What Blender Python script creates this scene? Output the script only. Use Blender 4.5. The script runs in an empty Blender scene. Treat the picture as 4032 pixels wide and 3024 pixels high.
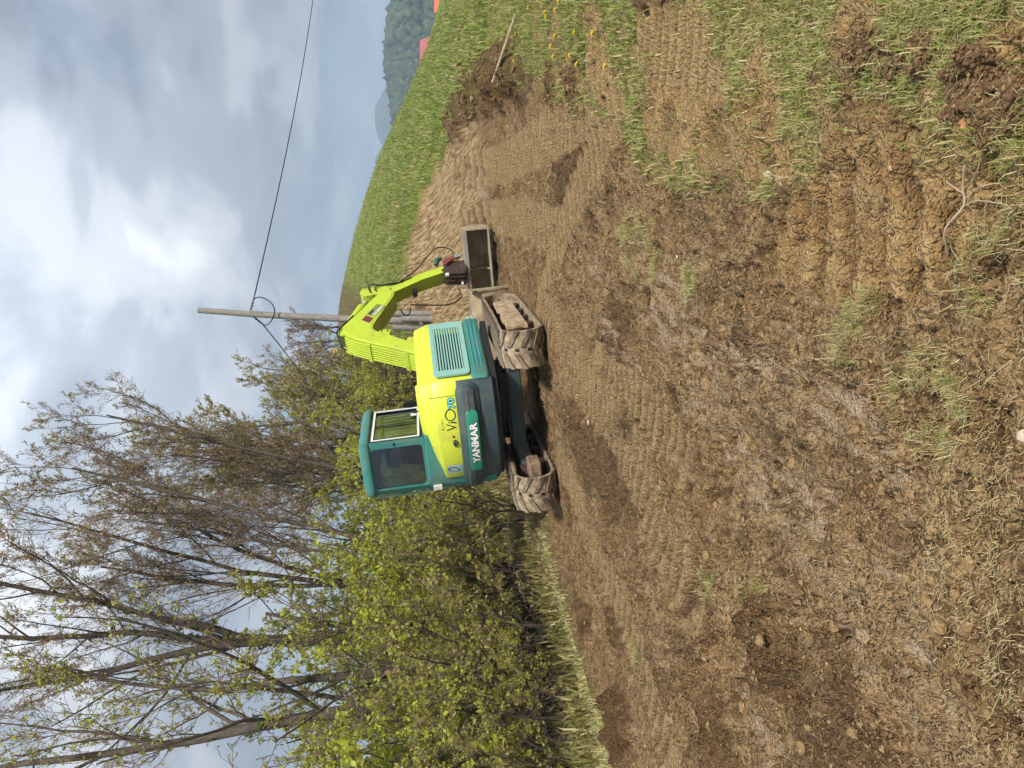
import bpy, bmesh, math, random
import numpy as np
from mathutils import Matrix, Vector, Quaternion

SC = bpy.context.scene
COL = SC.collection
R_ = math.radians

# ------------------------------------------------------------------ camera
cam_d = bpy.data.cameras.new("camera")
cam_d.sensor_width = 36.0
cam_d.lens = 27.04
cam_d.clip_start = 0.05
cam_d.clip_end = 20000
cam = bpy.data.objects.new("camera", cam_d)
COL.objects.link(cam)
# phone held on its side: the picture's left edge is up
cam.matrix_world = (Matrix.Translation((0, 0, 1.6)) @ Matrix.Rotation(R_(90 - 7.08), 4, 'X')
                    @ Matrix.Rotation(R_(-90), 4, 'Z'))
SC.camera = cam

# ------------------------------------------------------------------ sky and sun
SUN_EL, SUN_AZ = R_(46), R_(152)        # azimuth from +Y towards +X
world = bpy.data.worlds.new("World")
SC.world = world
world.use_nodes = True
wn, wl = world.node_tree.nodes, world.node_tree.links
wn.clear()


def wnode(t, **kw):
    n = wn.new(t)
    for k, v in kw.items():
        setattr(n, k, v)
    return n


sky = wnode('ShaderNodeTexSky', sky_type='NISHITA', sun_disc=False, sun_elevation=SUN_EL, sun_rotation=SUN_AZ)
sky.air_density = 1.0
sky.dust_density = 0.2
sky.ozone_density = 2.0
bg_sky = wnode('ShaderNodeBackground')
bg_sky.inputs[1].default_value = 0.058
wl.new(sky.outputs[0], bg_sky.inputs[0])
tc = wnode('ShaderNodeTexCoord')
sep = wnode('ShaderNodeSeparateXYZ')
wl.new(tc.outputs['Generated'], sep.inputs[0])


def wmath(op, a, b=None, c=None, clamp=False):
    n = wnode('ShaderNodeMath', operation=op, use_clamp=clamp)
    for i, v in enumerate((a, b, c)):
        if v is None:
            continue
        if hasattr(v, 'is_output'):
            wl.new(v, n.inputs[i])
        else:
            n.inputs[i].default_value = v
    return n.outputs[0]


zc = wmath('MAXIMUM', sep.outputs[2], 0.0)
den = wmath('ADD', zc, 0.30)
comb = wnode('ShaderNodeCombineXYZ')
wl.new(wmath('DIVIDE', sep.outputs[0], den), comb.inputs[0])
wl.new(wmath('DIVIDE', sep.outputs[1], den), comb.inputs[1])
mp = wnode('ShaderNodeMapping')
mp.inputs['Location'].default_value = (3.1, 1.7, 0)
mp.inputs['Rotation'].default_value = (0, 0, R_(24))
mp.inputs['Scale'].default_value = (0.95, 1.0, 1)
wl.new(comb.outputs[0], mp.inputs[0])


def wnoise(scale, detail, rough, dist=0.0):
    n = wnode('ShaderNodeTexNoise')
    n.inputs['Scale'].default_value = scale
    n.inputs['Detail'].default_value = detail
    n.inputs['Roughness'].default_value = rough
    n.inputs['Distortion'].default_value = dist
    wl.new(mp.outputs[0], n.inputs['Vector'])
    return n.outputs[0]


def wramp(fac, stops):
    n = wnode('ShaderNodeValToRGB')
    n.color_ramp.interpolation = 'EASE'
    while len(n.color_ramp.elements) > 1:
        n.color_ramp.elements.remove(n.color_ramp.elements[0])
    n.color_ramp.elements[0].position = stops[0][0]
    n.color_ramp.elements[0].color = (*stops[0][1], 1)
    for p_, c_ in stops[1:]:
        e = n.color_ramp.elements.new(p_)
        e.color = (*c_, 1)
    wl.new(fac, n.inputs[0])
    return n.outputs[0]


shape = wnoise(1.5, 4, 0.5, 0.15)
shade = wnoise(2.1, 6, 0.52, 0.5)
mask = wramp(shape, [(0.24, (0, 0, 0)), (0.46, (1, 1, 1))])
# thinner cover close to the horizon
hor = wramp(zc, [(0.03, (0.66,) * 3), (0.22, (1, 1, 1))])
mask2 = wmath('MULTIPLY', mask, hor)
cc = wramp(shade, [(0.34, (0.32, 0.37, 0.44)), (0.47, (0.45, 0.51, 0.59)), (0.58, (0.66, 0.71, 0.77)), (0.72, (0.95, 0.98, 1.0))])
bg_cl = wnode('ShaderNodeBackground')
# an overcast sky is about three times as bright overhead as at the horizon, and has one thin bright patch of cloud
nrmv = wnode('ShaderNodeVectorMath', operation='DOT_PRODUCT')
nrmv.inputs[1].default_value = (0.05, 0.90, 0.43)
wl.new(tc.outputs['Generated'], nrmv.inputs[0])
glow = wmath('POWER', wmath('MAXIMUM', nrmv.outputs['Value'], 0.0), 22.0)
wl.new(wmath('ADD', wmath('ADD', wmath('MULTIPLY', zc, 0.62), 0.40), wmath('MULTIPLY', glow, 0.30)), bg_cl.inputs[1])
wl.new(cc, bg_cl.inputs[0])
mixw = wnode('ShaderNodeMixShader')
wl.new(mask2, mixw.inputs[0])
wl.new(bg_sky.outputs[0], mixw.inputs[1])
wl.new(bg_cl.outputs[0], mixw.inputs[2])
wo = wnode('ShaderNodeOutputWorld')
wl.new(mixw.outputs[0], wo.inputs[0])

sun_d = bpy.data.lights.new("sun", 'SUN')
sun_d.energy = 3.1
sun_d.angle = R_(7)
sun_d.color = (1.0, 0.95, 0.87)
sun = bpy.data.objects.new("sun", sun_d)
COL.objects.link(sun)
sdir = Vector((math.sin(SUN_AZ) * math.cos(SUN_EL), math.cos(SUN_AZ) * math.cos(SUN_EL), math.sin(SUN_EL)))
sun.rotation_euler = sdir.to_track_quat('Z', 'Y').to_euler()
sun.location = sdir * 60

vs = SC.view_settings
vs.view_transform = 'Standard'
vs.look = 'None'
vs.exposure = 0.7
vs.gamma = 1.0
vs.use_curve_mapping = False
SC.cycles.use_adaptive_sampling = True
SC.cycles.adaptive_threshold = 0.035
SC.cycles.adaptive_min_samples = 16
SC.cycles.use_denoising = True
SC.cycles.denoiser = 'OPENIMAGEDENOISE'
SC.cycles.max_bounces = 4
SC.cycles.diffuse_bounces = 2
SC.cycles.glossy_bounces = 2
SC.cycles.transparent_max_bounces = 8
SC.cycles.volume_bounces = 0
SC.cycles.caustics_reflective = False
SC.cycles.caustics_refractive = False

# ------------------------------------------------------------------ helpers
def lin(*c):
    out = []
    for v in c:
        v /= 255.0
        out.append(v / 12.92 if v <= .04045 else ((v + .055) / 1.055) ** 2.4)
    return tuple(out)


class Mat:
    """Small wrapper for node materials."""
    def __init__(self, name):
        self.m = bpy.data.materials.new(name)
        self.m.use_nodes = True
        self.n = self.m.node_tree.nodes
        self.l = self.m.node_tree.links
        self.n.clear()
        self.out = self.n.new('ShaderNodeOutputMaterial')
        self._co = None

    def new(self, t, **kw):
        n = self.n.new(t)
        for k, v in kw.items():
            setattr(n, k, v)
        return n

    def put(self, sock, v):
        if hasattr(v, 'is_output'):
            self.l.new(v, sock)
        elif isinstance(v, tuple) and len(v) == 3 and sock.type == 'RGBA':
            sock.default_value = (*v, 1)
        else:
            sock.default_value = v

    def co(self, kind='Object', scale=(1, 1, 1), rot=(0, 0, 0)):
        t = self.new('ShaderNodeTexCoord')
        mpn = self.new('ShaderNodeMapping')
        mpn.inputs['Scale'].default_value = scale
        mpn.inputs['Rotation'].default_value = rot
        self.l.new(t.outputs[kind], mpn.inputs[0])
        return mpn.outputs[0]

    def pos(self, scale=(1, 1, 1), rot=(0, 0, 0)):
        g = self.new('ShaderNodeNewGeometry')
        mpn = self.new('ShaderNodeMapping')
        mpn.inputs['Scale'].default_value = scale
        mpn.inputs['Rotation'].default_value = rot
        self.l.new(g.outputs['Position'], mpn.inputs[0])
        return mpn.outputs[0]

    def noise(self, vec, scale, detail=4, rough=.55, dist=0):
        n = self.new('ShaderNodeTexNoise')
        n.inputs['Scale'].default_value = scale
        n.inputs['Detail'].default_value = detail
        n.inputs['Roughness'].default_value = rough
        n.inputs['Distortion'].default_value = dist
        self.l.new(vec, n.inputs['Vector'])
        return n.outputs[0]

    def ramp(self, fac, stops, interp='LINEAR'):
        n = self.new('ShaderNodeValToRGB')
        cr = n.color_ramp
        cr.interpolation = interp
        while len(cr.elements) > 1:
            cr.elements.remove(cr.elements[0])
        cr.elements[0].position = stops[0][0]
        cr.elements[0].color = (*stops[0][1], 1)
        for p_, c_ in stops[1:]:
            e = cr.elements.new(p_)
            e.color = (*c_, 1)
        self.put(n.inputs[0], fac)
        return n.outputs[0]

    def mix(self, fac, a, b, blend='MIX'):
        n = self.new('ShaderNodeMix', data_type='RGBA', blend_type=blend)
        self.put(n.inputs[0], fac)
        self.put(n.inputs[6], a)
        self.put(n.inputs[7], b)
        return n.outputs[2]

    def math(self, op, a, b=None, clamp=False):
        n = self.new('ShaderNodeMath', operation=op, use_clamp=clamp)
        self.put(n.inputs[0], a)
        if b is not None:
            self.put(n.inputs[1], b)
        return n.outputs[0]

    def attr(self, name):
        n = self.new('ShaderNodeAttribute', attribute_name=name)
        return n.outputs['Fac']

    def bump(self, h, strength=.3, dist=.02, normal=None):
        n = self.new('ShaderNodeBump')
        n.inputs['Strength'].default_value = strength
        n.inputs['Distance'].default_value = dist
        self.put(n.inputs['Height'], h)
        if normal is not None:
            self.l.new(normal, n.inputs['Normal'])
        return n.outputs[0]

    def bsdf(self, col, rough=.6, normal=None, metal=0.0, spec=.5):
        b = self.new('ShaderNodeBsdfPrincipled')
        self.put(b.inputs['Base Color'], col)
        self.put(b.inputs['Roughness'], rough)
        self.put(b.inputs['Metallic'], metal)
        b.inputs['Specular IOR Level'].default_value = spec
        if normal is not None:
            self.l.new(normal, b.inputs['Normal'])
        return b.outputs[0]

    def done(self, shader):
        self.l.new(shader, self.out.inputs[0])
        return self.m


def paint(name, c, rough=.38, dirt=.35, dirtc=lin(150, 120, 85), scale=3.0, fade=.10, scratch=0.0):
    """Weathered machine paint: slight fading, mud specks and dusty film."""
    m = Mat(name)
    v = m.co()
    n1 = m.noise(v, scale, 6, .6)
    n2 = m.noise(v, scale * 7, 5, .65)
    col = m.mix(m.math('MULTIPLY', n2, fade * 2), c, tuple(min(1, q * .55 + .12) for q in c))
    dm = m.ramp(m.math('ADD', m.math('MULTIPLY', n1, .65), m.math('MULTIPLY', n2, .35)),
                [(.49, (0, 0, 0)), (.68, (1, 1, 1))])
    col = m.mix(m.math('MULTIPLY', dm, dirt), col, dirtc)
    sp = m.ramp(m.math('ADD', m.math('MULTIPLY', m.noise(v, 30, 4, .65), .75), m.math('MULTIPLY', n1, .25)), [(.60, (0, 0, 0)), (.66, (1, 1, 1))])
    col = m.mix(m.math('MULTIPLY', sp, min(1, dirt * 1.7)), col, tuple(q * .6 for q in dirtc))
    if scratch:
        v2 = m.co(scale=(1, 1, 9))
        s = m.ramp(m.noise(v2, 5, 6, .7), [(.60, (0, 0, 0)), (.66, (1, 1, 1))])
        col = m.mix(m.math('MULTIPLY', s, scratch), col, lin(150, 150, 140))
    rr = m.math('ADD', rough, m.math('MULTIPLY', dm, .35))
    nb = m.bump(n2, .08, .01)
    return m.done(m.bsdf(col, rr, nb))


def plain(name, c, rough=.6, metal=0.0, var=.25, scale=20, bump=.1, c2=None):
    m = Mat(name)
    v = m.co()
    n = m.noise(v, scale, 5, .6)
    c2 = c2 or tuple(q * (1 - var) for q in c)
    col = m.mix(m.ramp(n, [(.35, (0, 0, 0)), (.65, (1, 1, 1))]), c, c2)
    return m.done(m.bsdf(col, rough, m.bump(n, bump, .02), metal))


def tag(o, label=None, cat=None, group=None, kind=None):
    for k, v in (('label', label), ('category', cat), ('group', group), ('kind', kind)):
        if v is not None:
            o[k] = v
    return o


def empty(name, loc=(0, 0, 0), rz=0.0, **kw):
    o = bpy.data.objects.new(name, None)
    o.empty_display_size = .2
    COL.objects.link(o)
    o.location = loc
    o.rotation_euler = (0, 0, rz)
    return tag(o, **kw)


def link(name, me, parent=None, loc=None, rz=None, **kw):
    o = bpy.data.objects.new(name, me)
    COL.objects.link(o)
    if parent is not None:
        o.parent = parent
    if loc is not None:
        o.location = loc
    if rz is not None:
        o.rotation_euler = (0, 0, rz)
    return tag(o, **kw)


def np_mesh(name, V, polys, mats, midx=None, smooth=False, attrs=None):
    """polys: list of (K,n) index arrays."""
    me = bpy.data.meshes.new(name)
    V = np.ascontiguousarray(V, dtype=np.float32)
    me.vertices.add(len(V))
    me.vertices.foreach_set('co', V.ravel())
    tot = np.concatenate([np.full(len(p), p.shape[1], dtype=np.int32) for p in polys])
    idx = np.concatenate([p.ravel() for p in polys]).astype(np.int32)
    me.loops.add(len(idx))
    me.loops.foreach_set('vertex_index', idx)
    me.polygons.add(len(tot))
    start = np.concatenate([[0], np.cumsum(tot)[:-1]]).astype(np.int32)
    me.polygons.foreach_set('loop_start', start)
    me.polygons.foreach_set('loop_total', tot)
    if midx is not None:
        me.polygons.foreach_set('material_index', np.ascontiguousarray(midx, dtype=np.int32))
    me.polygons.foreach_set('use_smooth', np.full(len(tot), bool(smooth)))
    for m in (mats if isinstance(mats, (list, tuple)) else [mats]):
        me.materials.append(m)
    for k, a in (attrs or {}).items():
        at = me.attributes.new(k, 'FLOAT', 'POINT')
        at.data.foreach_set('value', np.ascontiguousarray(a, dtype=np.float32))
    me.update(calc_edges=True)
    me.validate()
    return me


class MB:
    """Collects shapes into one mesh."""
    def __init__(self):
        self.v, self.f = [], []

    def add(self, vs_, fs):
        b = len(self.v)
        self.v += [tuple(map(float, q)) for q in vs_]
        self.f += [tuple(b + i for i in q) for q in fs]
        return self

    def box(self, lo, hi):
        (a, b, c), (d, e, f) = lo, hi
        return self.add([(a, b, c), (d, b, c), (d, e, c), (a, e, c), (a, b, f), (d, b, f), (d, e, f), (a, e, f)],
                        [(3, 2, 1, 0), (4, 5, 6, 7), (0, 1, 5, 4), (1, 2, 6, 5), (2, 3, 7, 6), (3, 0, 4, 7)])

    def obox(self, c, ax, ay, az):
        c, ax, ay, az = map(np.array, (c, ax, ay, az))
        P = [c + sx * ax + sy * ay + sz * az for sz in (-1, 1) for sx, sy in ((-1, -1), (1, -1), (1, 1), (-1, 1))]
        return self.add(P, [(3, 2, 1, 0), (4, 5, 6, 7), (0, 1, 5, 4), (1, 2, 6, 5), (2, 3, 7, 6), (3, 0, 4, 7)])

    def prism_x(self, prof, x0, x1):
        """prof: (y,z) polygon, extruded along x."""
        n = len(prof)
        P = [(x0, y, z) for y, z in prof] + [(x1, y, z) for y, z in prof]
        F = [tuple(range(n))[::-1], tuple(range(n, 2 * n))]
        F += [(i, (i + 1) % n, n + (i + 1) % n, n + i) for i in range(n)]
        return self.add(P, F)

    def prism_z(self, plan, z0, z1):
        n = len(plan)
        P = [(x, y, z0) for x, y in plan] + [(x, y, z1) for x, y in plan]
        F = [tuple(range(n))[::-1], tuple(range(n, 2 * n))]
        F += [(i, (i + 1) % n, n + (i + 1) % n, n + i) for i in range(n)]
        return self.add(P, F)

    def loft(self, rings, closed=True, cap0=False, cap1=False):
        n = len(rings[0])
        P = [q for r in rings for q in r]
        F = []
        for i in range(len(rings) - 1):
            for j in range(n if closed else n - 1):
                k = (j + 1) % n
                F.append((i * n + j, i * n + k, (i + 1) * n + k, (i + 1) * n + j))
        if cap0:
            F.append(tuple(range(n))[::-1])
        if cap1:
            b = (len(rings) - 1) * n
            F.append(tuple(range(b, b + n)))
        return self.add(P, F)

    def tube(self, pts, r, k=10, cap=True):
        pts = [Vector(q) for q in pts]
        rs = r if isinstance(r, (list, tuple)) else [r] * len(pts)
        rings = []
        t0 = (pts[1] - pts[0]).normalized()
        a = t0.orthogonal().normalized()
        for i, q in enumerate(pts):
            t = (pts[min(i + 1, len(pts) - 1)] - pts[max(i - 1, 0)]).normalized()
            a = (a - t * a.dot(t)).normalized()
            b = t.cross(a)
            rings.append([q + (a * math.cos(w) + b * math.sin(w)) * rs[i]
                          for w in (2 * math.pi * j / k for j in range(k))])
        return self.loft(rings, True, cap, cap)

    def build(self, name, mat, parent=None, rz=None, smooth=False, bevel=0.0, seg=2, **kw):
        me = bpy.data.meshes.new(name)
        me.from_pydata(self.v, [], self.f)
        for m in (mat if isinstance(mat, (list, tuple)) else [mat]):
            me.materials.append(m)
        bm = bmesh.new()
        bm.from_mesh(me)
        bmesh.ops.recalc_face_normals(bm, faces=bm.faces)
        bm.to_mesh(me)
        bm.free()
        if smooth:
            me.polygons.foreach_set('use_smooth', [True] * len(me.polygons))
            if hasattr(me, 'set_sharp_from_angle'):
                me.set_sharp_from_angle(angle=R_(38))
        o = link(name, me, parent, rz=rz, **kw)
        if bevel:
            bv = o.modifiers.new('bevel', 'BEVEL')
            bv.width = bevel
            bv.segments = seg
            bv.limit_method = 'ANGLE'
            bv.angle_limit = R_(35)
            if hasattr(me, 'set_sharp_from_angle'):
                me.polygons.foreach_set('use_smooth', [True] * len(me.polygons))
                bv.harden_normals = True
        return o


def catmull(pts, n=8):
    P = [np.array(q, float) for q in pts]
    P = [2 * P[0] - P[1]] + P + [2 * P[-1] - P[-2]]
    out = []
    for i in range(1, len(P) - 2):
        a, b, c, d = P[i - 1:i + 3]
        for j in range(n):
            t = j / n
            out.append(.5 * (2 * b + (c - a) * t + (2 * a - 5 * b + 4 * c - d) * t * t + (3 * b - a - 3 * c + d) * t ** 3))
    out.append(P[-2])
    return [tuple(q) for q in out]


# gradient noise -----------------------------------------------------
_rg = np.random.default_rng(11)
_PERM = np.tile(_rg.permutation(512), 2)
_GA = _rg.uniform(0, 2 * np.pi, 512)
_GX, _GY = np.cos(_GA), np.sin(_GA)


def perlin(x, y):
    xi = np.floor(x).astype(np.int64)
    yi = np.floor(y).astype(np.int64)
    xf, yf = x - xi, y - yi
    u = xf * xf * xf * (xf * (xf * 6 - 15) + 10)
    v = yf * yf * yf * (yf * (yf * 6 - 15) + 10)

    def g(ix, iy, dx, dy):
        h = _PERM[_PERM[ix & 511] + (iy & 511)]
        return _GX[h] * dx + _GY[h] * dy
    a = g(xi, yi, xf, yf)
    b = g(xi + 1, yi, xf - 1, yf)
    c = g(xi, yi + 1, xf, yf - 1)
    d = g(xi + 1, yi + 1, xf - 1, yf - 1)
    return (a + u * (b - a)) * (1 - v) + (c + u * (d - c)) * v


def fbm(x, y, s, o=4, g=.5):
    t, a = 0, 1.0
    for i in range(o):
        t = t + a * perlin(x * s + 17.3 * i, y * s - 9.1 * i)
        s *= 2.03
        a *= g
    return t


def sstep(a, b, x):
    t = np.clip((x - a) / (b - a), 0, 1)
    return t * t * (3 - 2 * t)


def worley(x, y, s):
    """distance to the closest of one jittered point per cell, and a value per cell."""
    x, y = x * s, y * s
    xi, yi = np.floor(x).astype(np.int64), np.floor(y).astype(np.int64)
    best = np.full(x.shape, 9.0)
    for i in (-1, 0, 1):
        for j in (-1, 0, 1):
            hsh = _PERM[_PERM[(xi + i) & 511] + ((yi + j) & 511)]
            d = np.hypot(xi + i + .5 + .45 * _GX[hsh] - x, yi + j + .5 + .45 * _GY[hsh] - y)
            best = np.minimum(best, d)
    return best
# ------------------------------------------------------------------ terrain
CTRL=np.array([
(-3,.5,-.06),(0,.5,0),(3,.5,.1),(-2,3,-.06),(0,3,0),(2,3,.06),(3.5,3,.16),(-4,3,-.15),(6,3,.35),
(-3.2,6.4,-.22),(-1.5,6.4,-.08),(0,6.4,0.03),(1.5,6.4,.1),(2.8,6.4,.17),(4.5,6.5,.28),(7,8,.42),
(.65,8.9,.103),(-1.6,9.4,-.19),(1.306,11.4,.11),(-.75,12.1,-.165),(-.1,10.4,-.03),
(1.92,13,.28),(0,14.2,.1),(3.2,12,.42),(2.0,16,.75),(3.7,21.5,1.85),(1.65,20.5,1.27),(2.6,24,2.2),
(5.7,20,1.16),(6.0,17,.78),(4.1,10,.3),(8,14,.42),(12,22,.12),
(4.2,50,6.55),(8.45,50,5.6),(13.7,50,4.2),(18,50,2.24),(22.3,50,.64),(25,50,.05),(32,50,-2.2),
(5,36,4.2),(9,36,3.4),(13,36,2.1),(17,36,.35),(22,36,-1.6),(-10,55,3),(0,55,5.2),
(-4,10,-.4),(-7,10,-.9),(-12,12,-1.6),(-8,20,-.7),(-3,18,.0),(-1,25,1.0),(-12,30,.3),(1.2,38,3.4),(-4,38,2.4),(-14,45,1.0),
],float)
def _tps(C):
    n=len(C); d=np.hypot(C[:,None,0]-C[None,:,0],C[:,None,1]-C[None,:,1])
    K=np.where(d>0,d*d*np.log(np.maximum(d,1e-9)),0)+np.eye(n)*.15
    P=np.c_[np.ones(n),C[:,:2]]
    A=np.zeros((n+3,n+3));A[:n,:n]=K;A[:n,n:]=P;A[n:,:n]=P.T
    return np.linalg.solve(A,np.r_[C[:,2],0,0,0])
_W=_tps(CTRL)
def base(x,y):
    x=np.asarray(x,float);y=np.asarray(y,float);sh=x.shape;x=x.ravel();y=y.ravel()
    xc=np.clip(x,-18,36);yc=np.clip(y,-1,58)
    out=np.empty(len(x))
    for i in range(0,len(x),20000):
        a=xc[i:i+20000];b=yc[i:i+20000]
        d=np.hypot(a[:,None]-CTRL[:,0],b[:,None]-CTRL[:,1])
        out[i:i+20000]=np.where(d>0,d*d*np.log(np.maximum(d,1e-9)),0)@_W[:-3]+_W[-3]+_W[-2]*a+_W[-1]*b
    ex=np.hypot(x-xc,y-yc)
    out=out-.10*ex*ex/(ex+12)            # falls away beyond the hill
    out=np.where(ex>0,np.maximum(out,-16-0*ex),out)
    return out.reshape(sh)


DIRT = np.array([(-3.7, -1), (-3.65, 6.5), (-3.35, 7.3), (-3.1, 8.1), (-2.74, 8.7), (-2.5, 9.5), (-2.25, 10.4), (-2.1, 11.8),
                 (-1.5, 14), (-.4, 17), (.9, 20), (1.5, 21.5), (2.3, 24.6), (3.4, 22), (4.6, 21), (5.6, 19.6), (5.6, 17.2),
                 (4.8, 12.5), (4.0, 9.9), (3.1, 8.0), (2.55, 6.9), (2.2, 6.0), (1.75, 5.3), (1.4, 4.75), (1.1, 4.2), (.96, 3.6), (.9, 3.2),
                 (.9, 2.8), (.92, 2.5), (.74, 2.15), (.6, 1.9), (.5, -1)])
# strips: polyline, half width, ridge spacing, ridge height
TRACKS = [
    ([(.9, 9.3), (.75, 8.7), (.16, 7.6), (-.29, 6.25), (-.72, 5.45), (-1.05, 4.95), (-1.25, 4.6)], .34, .155, .066),
    ([(-.95, 9.2), (-1.3, 7.9), (-1.75, 6.7), (-2.15, 5.9), (-2.6, 5.2)], .31, .155, .052),
    ([(1.2, 8.9), (1.75, 7.4), (2.0, 6.2), (2.1, 5.2)], .28, .155, .055),
    ([(4.6, 16.5), (4.0, 14.6), (3.4, 12.0), (2.95, 9.6), (2.5, 7.0), (2.2, 5.6)], .34, .17, .07),
    ([(2.35, 5.3), (2.05, 4.6), (1.75, 3.7)], .30, .13, .04),
    ([(3.2, 15.5), (2.7, 12.4), (2.2, 10.0), (1.5, 7.9)], .32, .17, .055),
    ([(.2, 6.6), (-.1, 5.6), (-.5, 4.6)], .22, .15, .035),
]
CLAY = [([(.62, 6.6), (.28, 5.85), (.05, 5.3)], .10), ([(.45, 5.1), (.33, 4.6), (.15, 4.1), (.1, 3.4), (.14, 3.0)], .17),
        ([(-.38, 3.75), (-.47, 3.45), (-.62, 3.0), (-.87, 2.48), (-1.1, 2.2)], .15), ([(3.9, 14.6), (3.2, 13.0), (2.7, 12.5), (2.3, 12.1)], .14),
        ([(.0, 3.3), (-.15, 2.8), (-.3, 2.5)], .12), ([(.75, 4.9), (.6, 4.5)], .12), ([(-.05, 4.4), (-.3, 3.9)], .10),
        ([(-1.6, 3.9), (-1.9, 3.3)], .12), ([(1.0, 6.7), (.8, 6.2)], .10)]
HEAPS = [  # topsoil and clod heaps: x, y, radius, height
    (5.5, 16.0, .75, .26), (5.25, 14.9, .7, .28), (5.1, 13.8, .65, .25), (4.85, 12.7, .6, .28), (4.6, 11.7, .55, .24), (4.4, 10.9, .55, .26), (4.2, 10.2, .5, .20),
    (3.05, 7.75, .30, .07), (2.7, 6.75, .28, .07), (2.45, 4.35, .30, .05), (2.6, 4.8, .22, .05), (1.06, 2.36, .10, .02), (1.15, 2.48, .10, .02),
    (.84, 1.98, .13, .03), (.74, 1.88, .12, .025), (1.02, 2.2, .08, .02), (7.6, 16.6, .3, .12), (5.7, 13.3, .22, .1), (4.6, 11.4, .2, .1), (6.3, 15.2, .25, .1),
    (3.9, 9.4, .2, .08), (1.9, 20.9, .5, .25), (1.2, 20.0, .4, .2), (-2.6, 8.2, .3, .06), (-3.0, 6.6, .4, .08), (-1.9, 4.2, .4, .05), (-1.2, 3.4, .3, .045)]


def seg_info(x, y, pl):
    """distance to a polyline, arc length at the closest point."""
    best = np.full(x.shape, 1e9)
    arc = np.zeros(x.shape)
    s0 = 0.0
    for (ax, ay), (bx, by) in zip(pl[:-1], pl[1:]):
        dx, dy = bx - ax, by - ay
        L2 = dx * dx + dy * dy
        t = np.clip(((x - ax) * dx + (y - ay) * dy) / L2, 0, 1)
        d = np.hypot(x - ax - t * dx, y - ay - t * dy)
        k = d < best
        best = np.where(k, d, best)
        arc = np.where(k, s0 + t * L2 ** .5, arc)
        s0 += L2 ** .5
    return best, arc


def poly_sd(x, y, poly):
    inside = np.zeros(x.shape, bool)
    n = len(poly)
    for i in range(n):
        (ax, ay), (bx, by) = poly[i], poly[(i + 1) % n]
        if ay != by:
            inside ^= ((ay > y) != (by > y)) & (x < (bx - ax) * (y - ay) / (by - ay) + ax)
    d, _ = seg_info(x, y, list(map(tuple, poly)) + [tuple(poly[0])])
    return np.where(inside, d, -d)


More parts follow.
